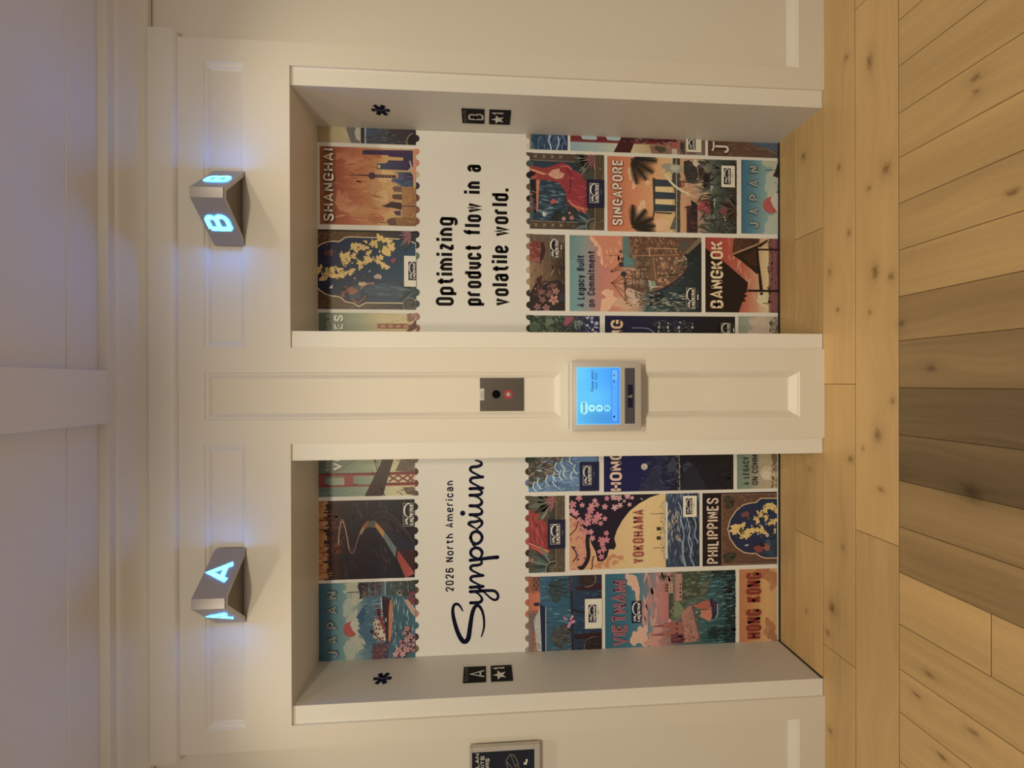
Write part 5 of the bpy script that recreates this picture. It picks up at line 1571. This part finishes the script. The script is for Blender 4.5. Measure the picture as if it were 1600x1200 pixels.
for a, b, c in ((1110, 640, 1130), (1170, 640, 1000), (1230, 640, 900), (1190, 820, 1130), (1110, 860, 1132), (1090, 500, 760)): p.line([(a - 20, b), (a + 25, (b + c) / 2 - 40), (a - 10, (b + c) / 2 + 50), (a + 35, c)], 9, '8a949a', rad=90)
p.strokes(965, 1080, 560, 900, 40, 70, 12, ['a08a70', '7c7468', 'b8a080'], along='v')
p.poly([(950, 490), (968, 500), (965, 1050), (925, 1050), (935, 700), (925, 560), (910, 500)], 'b09c7c'); p.strokes(890, 962, 500, 1050, 90, 30, 9, ['7c6a50', 'c4b08a', '5c503e', 'a08c6c'], along='v', jit=1.2); p.rect(948, 966, 505, 1050, 'c9b894')
for a in (755, 845): p.rect(862, 900, a - 16, a + 16, '3a2c22'); p.rect(862, 876, a - 16, a + 16, '1c1612')
for a in (610, 940): p.line([(800 + (a > 700) * 30, a), (940, a)], 5, '6a5840')
p.text('YOKOHAMA', 735, 1085, 565, 108, 18, [(18, '9a4638')], r=46, track=14)
p.logo(1142, 1205, 465, 620, box='10141f', card=(1115, 1248, 440, 645, 'cfbf9c'))
p.done()

p = Poster('travel poster reading PHILIPPINES with an arched window of golden islands', -.8168, -.4730, .3770, .0105, 80, 797, 395, 1095)
p.rect(80, 797, 395, 1095, '150c12'); p.rect(265, 797, 412, 1085, ('5c3c2a', '54382a')); p.line([(265, 412), (265, 1085)], 5, '94684c'); p.line([(265, 412), (797, 412)], 5, '94684c'); p.line([(265, 1085), (797, 1085)], 5, '94684c')
p.strokes(275, 790, 418, 560, 60, 50, 8, ['7a5238', '382218', '8a6444'], along='u', jit=1.2); p.strokes(275, 790, 930, 1080, 60, 50, 8, ['7a5238', '382218', '8a6444'], along='u', jit=1.2); p.strokes(275, 330, 560, 930, 40, 50, 8, ['7a5238', '382218', '8a6444'], along='v', jit=.9)
for v in (485, 1015): p.blob(335, v, 55, 55, '2e2a20'); p.agave(335, v, 56, ['4c4634', '38342a'], 0, 6.28, 10, .08)
a2 = [(797, 458), (640, 455), (590, 495), (540, 498), (470, 515), (400, 570), (345, 650), (320, 745), (345, 840), (400, 920), (470, 970), (530, 985), (590, 985), (640, 1020), (700, 1035), (797, 1035)]
p.poly(a2, ('14203c', '16263c')); p.line(a2, 10, 'c09a68'); p.strokes(420, 790, 520, 980, 40, 80, 14, ['0f1a34', '1e3148'], along='u', jit=.5)
islands(p, [(400, 760, 50, 50), (430, 720, 50, 34), (500, 800, 50, 40), (540, 770, 50, 26), (590, 760, 34, 26), (655, 770, 40, 30), (600, 660, 30, 30), (640, 610, 26, 26), (690, 560, 30, 36), (730, 520, 40, 22), (770, 560, 40, 30), (690, 640, 26, 20), (735, 690, 26, 24), (775, 680, 20, 26), (610, 590, 14, 14), (775, 770, 12, 20)])
p.poly([(425, 760), (450, 720), (470, 770), (445, 800)], '3a3a20'); p.strokes(380, 790, 540, 830, 36, 34, 9, ['1c2434', '8a6c34'], along='u', jit=1.4)
for u, v in ((550, 718), (630, 715), (680, 675), (610, 800), (690, 705)): p.circ(u, v, 8, 'b0a890', n=8)
p.blob(490, 605, 36, 30, '6a3c38'); p.poly([(480, 900), (520, 895), (515, 910), (490, 912)], 'b0a894'); p.blob(700, 815, 20, 14, 'a09080')
p.poly([(640, 990), (700, 870), (797, 830), (797, 1020), (720, 1020)], '22323c'); p.blob(620, 940, 40, 44, '7a3430'); p.blob(690, 925, 36, 40, '8c5044'); p.blob(650, 905, 26, 20, '1c1416'); p.strokes(690, 790, 840, 1010, 20, 80, 14, ['38505c', '18242c'], along='u')
p.text('PHILIPPINES', 228, 1068, 440, 112, 17, [(17, 'cbaa8c')], r=52, track=13)
p.done()

p = Poster('poster of an orange waterfront, a white liner and a pink butterfly on dark blue', -XO, -.8392, 1.1985, .8590, 88, 1000, 148, 1062)
p.bg([(88, '8a4a30'), (220, '9a5438'), (235, '2a5264'), (500, '24505c'), (760, '1c3a50'), (1000, '2a1a1c')])
p.rect(88, 140, 560, 1062, '7c5e50'); p.strokes(88, 220, 150, 620, 40, 60, 24, ['b05c3c', '8c4030', 'c06c44'], along='u'); p.rect(140, 225, 150, 320, '6c3a30')
for a in range(4):
    for b in range(3): p.rect(155 + b * 22, 168 + b * 22, 170 + a * 38, 188 + a * 38, '9a6a50' if (a + b) % 2 else '2a1a1c')
p.rect(95, 230, 350, 560, ('b05a3a', 'bd6444')); p.poly([(150, 465), (225, 462), (225, 505), (165, 505), (150, 490)], '1c222e')
p.poly([(88, 600), (200, 590), (230, 700), (200, 900), (130, 780), (88, 720)], '6a5648')
p.strokes(235, 620, 150, 1060, 170, 130, 14, ['2c6070', '1c3c4a', '4c8084', '203040', '6a9490', '2a4a54'], along='u', jit=.15)
p.blob(420, 330, 90, 120, '2c3c3a'); p.strokes(340, 560, 180, 420, 50, 120, 18, ['24302e', '3c4a44', '1a2426'], along='u', jit=.7); p.blob(480, 880, 110, 130, '3c3c38'); p.strokes(380, 620, 760, 1050, 60, 120, 18, ['2c302e', '4c4a40', '5c5444'], along='u', jit=.6)
p.poly([(150, 690), (180, 620), (215, 560), (225, 480), (250, 1060), (190, 1050), (165, 800)], 'a8a090'); p.strokes(160, 245, 620, 1050, 60, 50, 9, ['c0b8a4', '847c74', '6a625c'], along='v'); p.poly([(228, 480), (300, 530), (300, 1062), (250, 1062), (235, 700)], '121c34'); p.line([(300, 520), (300, 1062)], 9, 'b0a894')
p.rect(630, 1000, 148, 1062, ('1c3444', '1c2430')); p.strokes(640, 1000, 300, 900, 60, 130, 20, ['20405a', '162a3c', '2c4c60'], along='u', jit=.3)
p.line([(600, 148), (625, 500), (635, 1062)], 24, '2a1216'); p.line([(605, 148), (612, 340)], 9, '6a3038'); p.poly([(640, 300), (1000, 240), (1000, 330), (700, 330)], '30121a'); p.poly([(650, 870), (820, 860), (1000, 850), (1000, 920), (660, 930)], '2c1016'); p.line([(640, 560), (720, 600), (800, 590)], 22, '1e0e14', rad=30)
p.circ(820, 200, 100, '2c1c1a'); p.line([(820 + 104 * math.cos(t), 195 + 95 * math.sin(t)) for t in np.linspace(-1.9, 1.9, 20)], 8, '8a7458'); p.strokes(700, 1000, 150, 260, 26, 60, 16, ['4a3028', '1c1214'], along='u', jit=.6)
p.circ(900, 1020, 110, '241816'); p.line([(900 + 116 * math.cos(t), 1020 + 112 * math.sin(t)) for t in np.linspace(2.2, 5.0, 18)], 9, '6a5444'); p.strokes(680, 1000, 930, 1060, 30, 70, 16, ['4c382c', '1a1012'], along='u', jit=.6)
for q in ([(590, 690), (520, 640), (515, 660), (560, 690)], [(590, 690), (630, 620), (650, 650), (620, 690)], [(595, 700), (660, 690), (670, 715), (620, 740)], [(590, 705), (560, 780), (590, 785), (615, 740)]): p.poly(q, 'b87482')
p.line([(575, 690), (615, 705)], 8, '3a1c24')
p.bumps(88, [160, 305, 460, 600, 745, 895, 1040], ['8a5a48', '7c5248', 'a85838', 'b05c3e', '7c5e58', '80645c', '8a7868'], r=44)
p.logo(830, 928, 508, 725, box='0e142c', card=(785, 1000, 436, 802, 'ccbc9c'))
p.done()

p = Poster('travel poster reading VIETNAM with pink cathedral spires and a red-sailed boat on green water', -XO, -.8380, .8430, .2168, 58, 1182, 78, 720)
p.bg([(58, '1f5560'), (250, '2c6068'), (360, '3e6a70'), (450, '6a7472'), (520, 'a06a62'), (600, '8a6658'), (700, '4c5a4c'), (860, '35524c'), (1000, '264c4c'), (1182, '0c1c1e')])
for u, v, a, b in ((290, 150, 50, 40), (320, 200, 36, 50), (335, 270, 22, 60), (270, 110, 40, 30), (320, 640, 50, 60), (360, 600, 40, 50), (380, 660, 60, 50), (400, 560, 22, 70), (480, 640, 50, 50), (500, 570, 36, 50), (460, 690, 60, 40)): p.blob(u, v, a, b, 'c89878' if v < 300 or u < 420 else 'b87c68', j=.3)
p.rect(352, 480, 78, 330, ('44686c', '7c7068')); p.strokes(380, 610, 80, 520, 50, 160, 34, ['b87468', 'c08a74', 'a8645c', '8c7068'], along='v', jit=.3); p.rect(520, 600, 250, 500, ('b06a60', 'a86058'))
p.poly([(600, 200), (660, 120), (760, 78), (960, 78), (950, 260), (880, 300), (780, 320), (740, 380), (640, 500), (600, 480)], '34402f'); p.strokes(610, 960, 80, 480, 150, 60, 26, ['4c5a3e', '20281e', '6a6a4a', '2c3a2c', '7a6a50'], along='u', jit=.7)
p.rect(600, 655, 165, 260, 'b08a68'); p.rect(655, 715, 95, 330, 'a07060'); p.rect(640, 660, 80, 330, '7c5c4c')
for a in range(4): p.rect(612, 622, 172 + a * 22, 182 + a * 22, '3a2820'); p.rect(632, 644, 172 + a * 22, 182 + a * 22, '3a2820'); p.rect(695, 708, 180 + a * 36, 196 + a * 36, '3c2420')
for a in range(3): p.rect(570, 600, 180 + a * 26, 196 + a * 26, '6a2c24')
p.palm(545, 120, 42, '20281f', 10); p.line([(545, 120), (640, 110)], 5, '2a2a20')
p.poly([(870, 190), (950, 160), (950, 240), (880, 300)], '5c5444'); p.poly([(650, 330), (690, 340), (730, 400), (690, 470), (640, 470)], '6c7050')
p.poly([(700, 440), (800, 360), (880, 690), (730, 700), (720, 520)], '9a6450'); p.strokes(720, 860, 380, 690, 70, 26, 16, ['c09270', '6a3c34', 'b07c5c', '4c2a28'], along='u', jit=.2); p.line([(800, 365), (880, 690)], 18, '54484a')
for v in (545, 620):
    p.poly([(470 - (v > 600) * 15, v), (590, v - 24), (720, v - 30), (720, v + 34), (590, v + 22)], 'a05a4a'); p.line([(462 - (v > 600) * 15, v), (560, v)], 7, '5c2c34')
    p.strokes(590, 720, v - 26, v + 26, 16, 30, 12, ['6a302c', 'bd7a60', '7c4038'], along='u')
p.poly([(560, 545), (620, 580), (560, 620), (720, 640), (720, 520)], '94503f'); p.rect(620, 730, 620, 700, '5c3038'); p.strokes(620, 730, 630, 700, 20, 50, 16, ['7c3a3c', '3c1c24'], along='u')
for k in range(3): p.circ(668 + k * 0, 530 + k * 42, 9, '3a1a1c', n=10)
p.strokes(870, 1175, 90, 715, 150, 110, 14, ['2c5854', '1a3634', '40706a', '5c8478', '142826'], along='u', jit=.2)
p.poly([(900, 340), (950, 335), (965, 410), (880, 410), (810, 380)], ('b8604c', 'a8503f')); p.poly([(870, 420), (965, 410), (975, 470), (960, 525), (860, 470), (880, 455)], ('b07050', 'b5644c'))
for k in range(5): p.line([(955, 345 + k * 18), (830 + k * 8, 372 + k * 12)], 3.5, '6a2c28')
p.poly([(950, 320), (985, 325), (1015, 370), (1010, 460), (985, 495), (970, 490), (980, 420), (965, 370)], '2c1430'); p.line([(1020, 370), (1025, 450), (1010, 495)], 6, 'a0b0a4'); p.line([(985, 340), (1005, 430)], 10, '5c2840')
p.palm(1010, 95, 80, '15241f', 12); p.palm(990, 625, 85, '112420', 14); p.palm(1130, 520, 60, '122622', 10); p.strokes(1080, 1182, 90, 700, 40, 100, 24, ['0c1a1a', '14302c', '091212'], along='u', jit=.6)
p.text('VIETNAM', 242, 700, 135, 128, 22, [(26, 'b05a58'), (9, '4c3c4c')], r=50, track=12)
p.logo(280, 362, 318, 506, box='10162e', fg='d8ccb4', note=False)
p.done()

p = Poster('orange poster top reading HONG KONG in red at the foot of door A', -XO, -.8370, .1980, .0110, 1215, 1542, 48, 690)
p.bg([(1215, 'a8643c'), (1330, 'b4743f'), (1440, 'c08c50'), (1542, 'b88a54')])
for u, v, a, b, c in ((1450, 90, 40, 50, '9c5c38'), (1500, 130, 50, 70, 'a06438'), (1400, 70, 60, 30, 'a45c3a'), (1500, 200, 30, 40, 'a86c40'), (1480, 560, 40, 70, 'a06438'), (1500, 640, 40, 60, '98603a'), (1450, 600, 26, 40, 'a86a40')): p.blob(u, v, a, b, c, j=.4)
p.text('HONG KONG', 1400, 660, 80, 130, 22, [(23, '7c261f')], r=60, track=12)
p.done()

# -- white bands with the headlines ------------------------------------------


def band(label, x0, x1, z0, z1):
    root = empty('white_banner', ((x0 + x1) / 2, REVEAL, (z0 + z1) / 2))
    tag(root, label, 'banner', 'white headline bands across the doors')
    mb = MB()
    mb.box(x0 - root.location.x, x1 - root.location.x, -.00045, -.0001, z0 - root.location.z, z1 - root.location.z)
    mb.build('sheet', M['door'], root)
    return root


rb = band('white band reading Optimizing product flow in a volatile world across door B', XI + .004, XO - .004, 1.232, 1.655)
ox, oz = rb.location.x, rb.location.z
for s, z, xa, xb in (('Optimizing', 1.5330, .3955, .7945), ('product flow in a', 1.4085, .3965, 1.0340), ('volatile world.', 1.2850, .3975, .9310)):
    t = .0142
    q, w = text2d(s.replace('y', 'j'), .0815, t, width=xb - xa, track=.0085, r=.026)
    mb = MB()
    for f in q:
        mb.face([(xa + a - ox, -.0009, z + b - oz) for a, b in ccw(f)])
    mb.build('headline_lettering', M['black_ink'], rb)

ra = band('white band reading 2026 North American Symposium across door A', -XO + .004, -XI - .004, 1.240, 1.662)
ox, oz = ra.location.x, ra.location.z
mb = MB()
q, w = text2d('2026 North American', .0372, .0061, width=.5000, track=.0078, r=.018)
for f in q:
    mb.face([(-.8925 + a - ox, -.0009, 1.5375 + b - oz) for a, b in ccw(f)])
mb.build('small_headline', M['navy_ink'], ra)


def spline(pts, n=9):
    out = []
    P = [pts[0]] + list(pts) + [pts[-1]]
    for i in range(1, len(P) - 2):
        a, b, c, d = P[i - 1], P[i], P[i + 1], P[i + 2]
        for k in range(n):
            t = k / n
            out.append(tuple(.5 * (2 * b[q] + (c[q] - a[q]) * t + (2 * a[q] - 5 * b[q] + 4 * c[q] - d[q]) * t * t + (3 * b[q] - a[q] - 3 * c[q] + d[q]) * t ** 3) for q in range(len(b))))
    out.append(pts[-1])
    return out


# brush-script word; units: a runs down, b to the left, third value the pen width
SCRIPT = [
    [(236, 912, 8), (222, 886, 12), (205, 872, 16), (188, 876, 17), (179, 900, 18), (183, 950, 22), (205, 1030, 25), (232, 1082, 27), (254, 1090, 28), (270, 1066, 28), (280, 1000, 26), (292, 930, 24), (308, 892, 22), (328, 886, 19),
     (348, 912, 16), (360, 960, 14), (360, 1015, 12), (346, 1066, 8)],
    [(283, 868, 19), (312, 868, 19), (337, 866, 19), (349, 852, 17), (342, 832, 13), (318, 810, 12), (290, 803, 17)],
    [(281, 803, 19), (330, 802, 19), (385, 800, 18), (422, 804, 17), (441, 822, 16), (443, 844, 16), (428, 856, 15), (405, 848, 13), (380, 826, 11), (352, 800, 11), (325, 782, 12)],
    [(281, 778, 19), (355, 775, 19)],
    [(352, 775, 12), (318, 757, 12), (292, 742, 14), (283, 728, 17), (292, 716, 18), (320, 713, 18), (355, 711, 18)],
    [(352, 711, 12), (318, 694, 12), (292, 680, 14), (283, 666, 17), (292, 653, 18), (325, 650, 18), (346, 642, 16), (346, 626, 13), (330, 612, 11)],
    [(281, 621, 19), (340, 616, 20), (400, 610, 21), (441, 608, 22)],
    [(335, 614, 11), (300, 602, 14), (284, 582, 18), (290, 560, 18), (312, 550, 17), (336, 556, 18), (350, 574, 18), (348, 594, 15), (335, 612, 11)],
    [(330, 552, 10), (312, 542, 10), (296, 530, 11)],
    [(283, 490, 18), (291, 466, 18), (314, 455, 18), (338, 464, 18), (351, 489, 18), (341, 514, 18), (318, 526, 18), (294, 516, 18), (283, 490, 18)],
    [(336, 462, 10), (318, 440, 10), (292, 424, 13), (274, 410, 18), (284, 400, 18), (312, 398, 17), (340, 392, 18), (351, 404, 17), (345, 420, 15), (328, 434, 12)],
    [(350, 394, 11), (330, 376, 10), (300, 362, 12)],
    [(281, 357, 19), (335, 356, 19), (350, 344, 17), (345, 326, 12), (320, 312, 11)],
    [(281, 305, 19), (328, 305, 19), (349, 290, 18), (344, 270, 13), (318, 252, 12), (290, 244, 17)],
    [(281, 244, 19), (330, 243, 19), (349, 232, 17), (345, 218, 12), (320, 208, 11)],
    [(281, 206, 19), (355, 204, 19)],
    [(352, 204, 12), (318, 186, 12), (292, 172, 14), (283, 158, 17), (292, 145, 18), (320, 141, 18), (355, 139, 18)],
    [(352, 139, 12), (318, 122, 12), (292, 108, 14), (283, 94, 17), (292, 81, 18), (325, 78, 18), (347, 68, 17), (346, 54, 14), (330, 46, 11), (313, 42, 8)],
]
mb = MB()
kx, kz = .00078066, .00077083                  # metres per drawing unit
for i, st in enumerate(SCRIPT):
    sp3 = spline(st)
    q = ribbon([(a, b) for a, b, w in sp3], [w for a, b, w in sp3])
    y = -.0009 - .00003 * i
    mapped = lambda a, b: (-.9475 + (868 - b) * kx - ox, 1.4085 + (352 - a) * kz - oz)
    for f in q:
        mb.face([(x_, y, z_) for x_, z_ in ccw([mapped(a, b) for a, b in f])])
    for e in (sp3[0], sp3[-1]):
        c = mapped(e[0], e[1])
        mb.disc(c[0], y, c[1], e[2] / 2 * kx, 14)
c = mapped(238, 347)
mb.disc(c[0], -.0009, c[1], .0118, 24)
mb.build('script_headline', M['navy_ink'], ra)
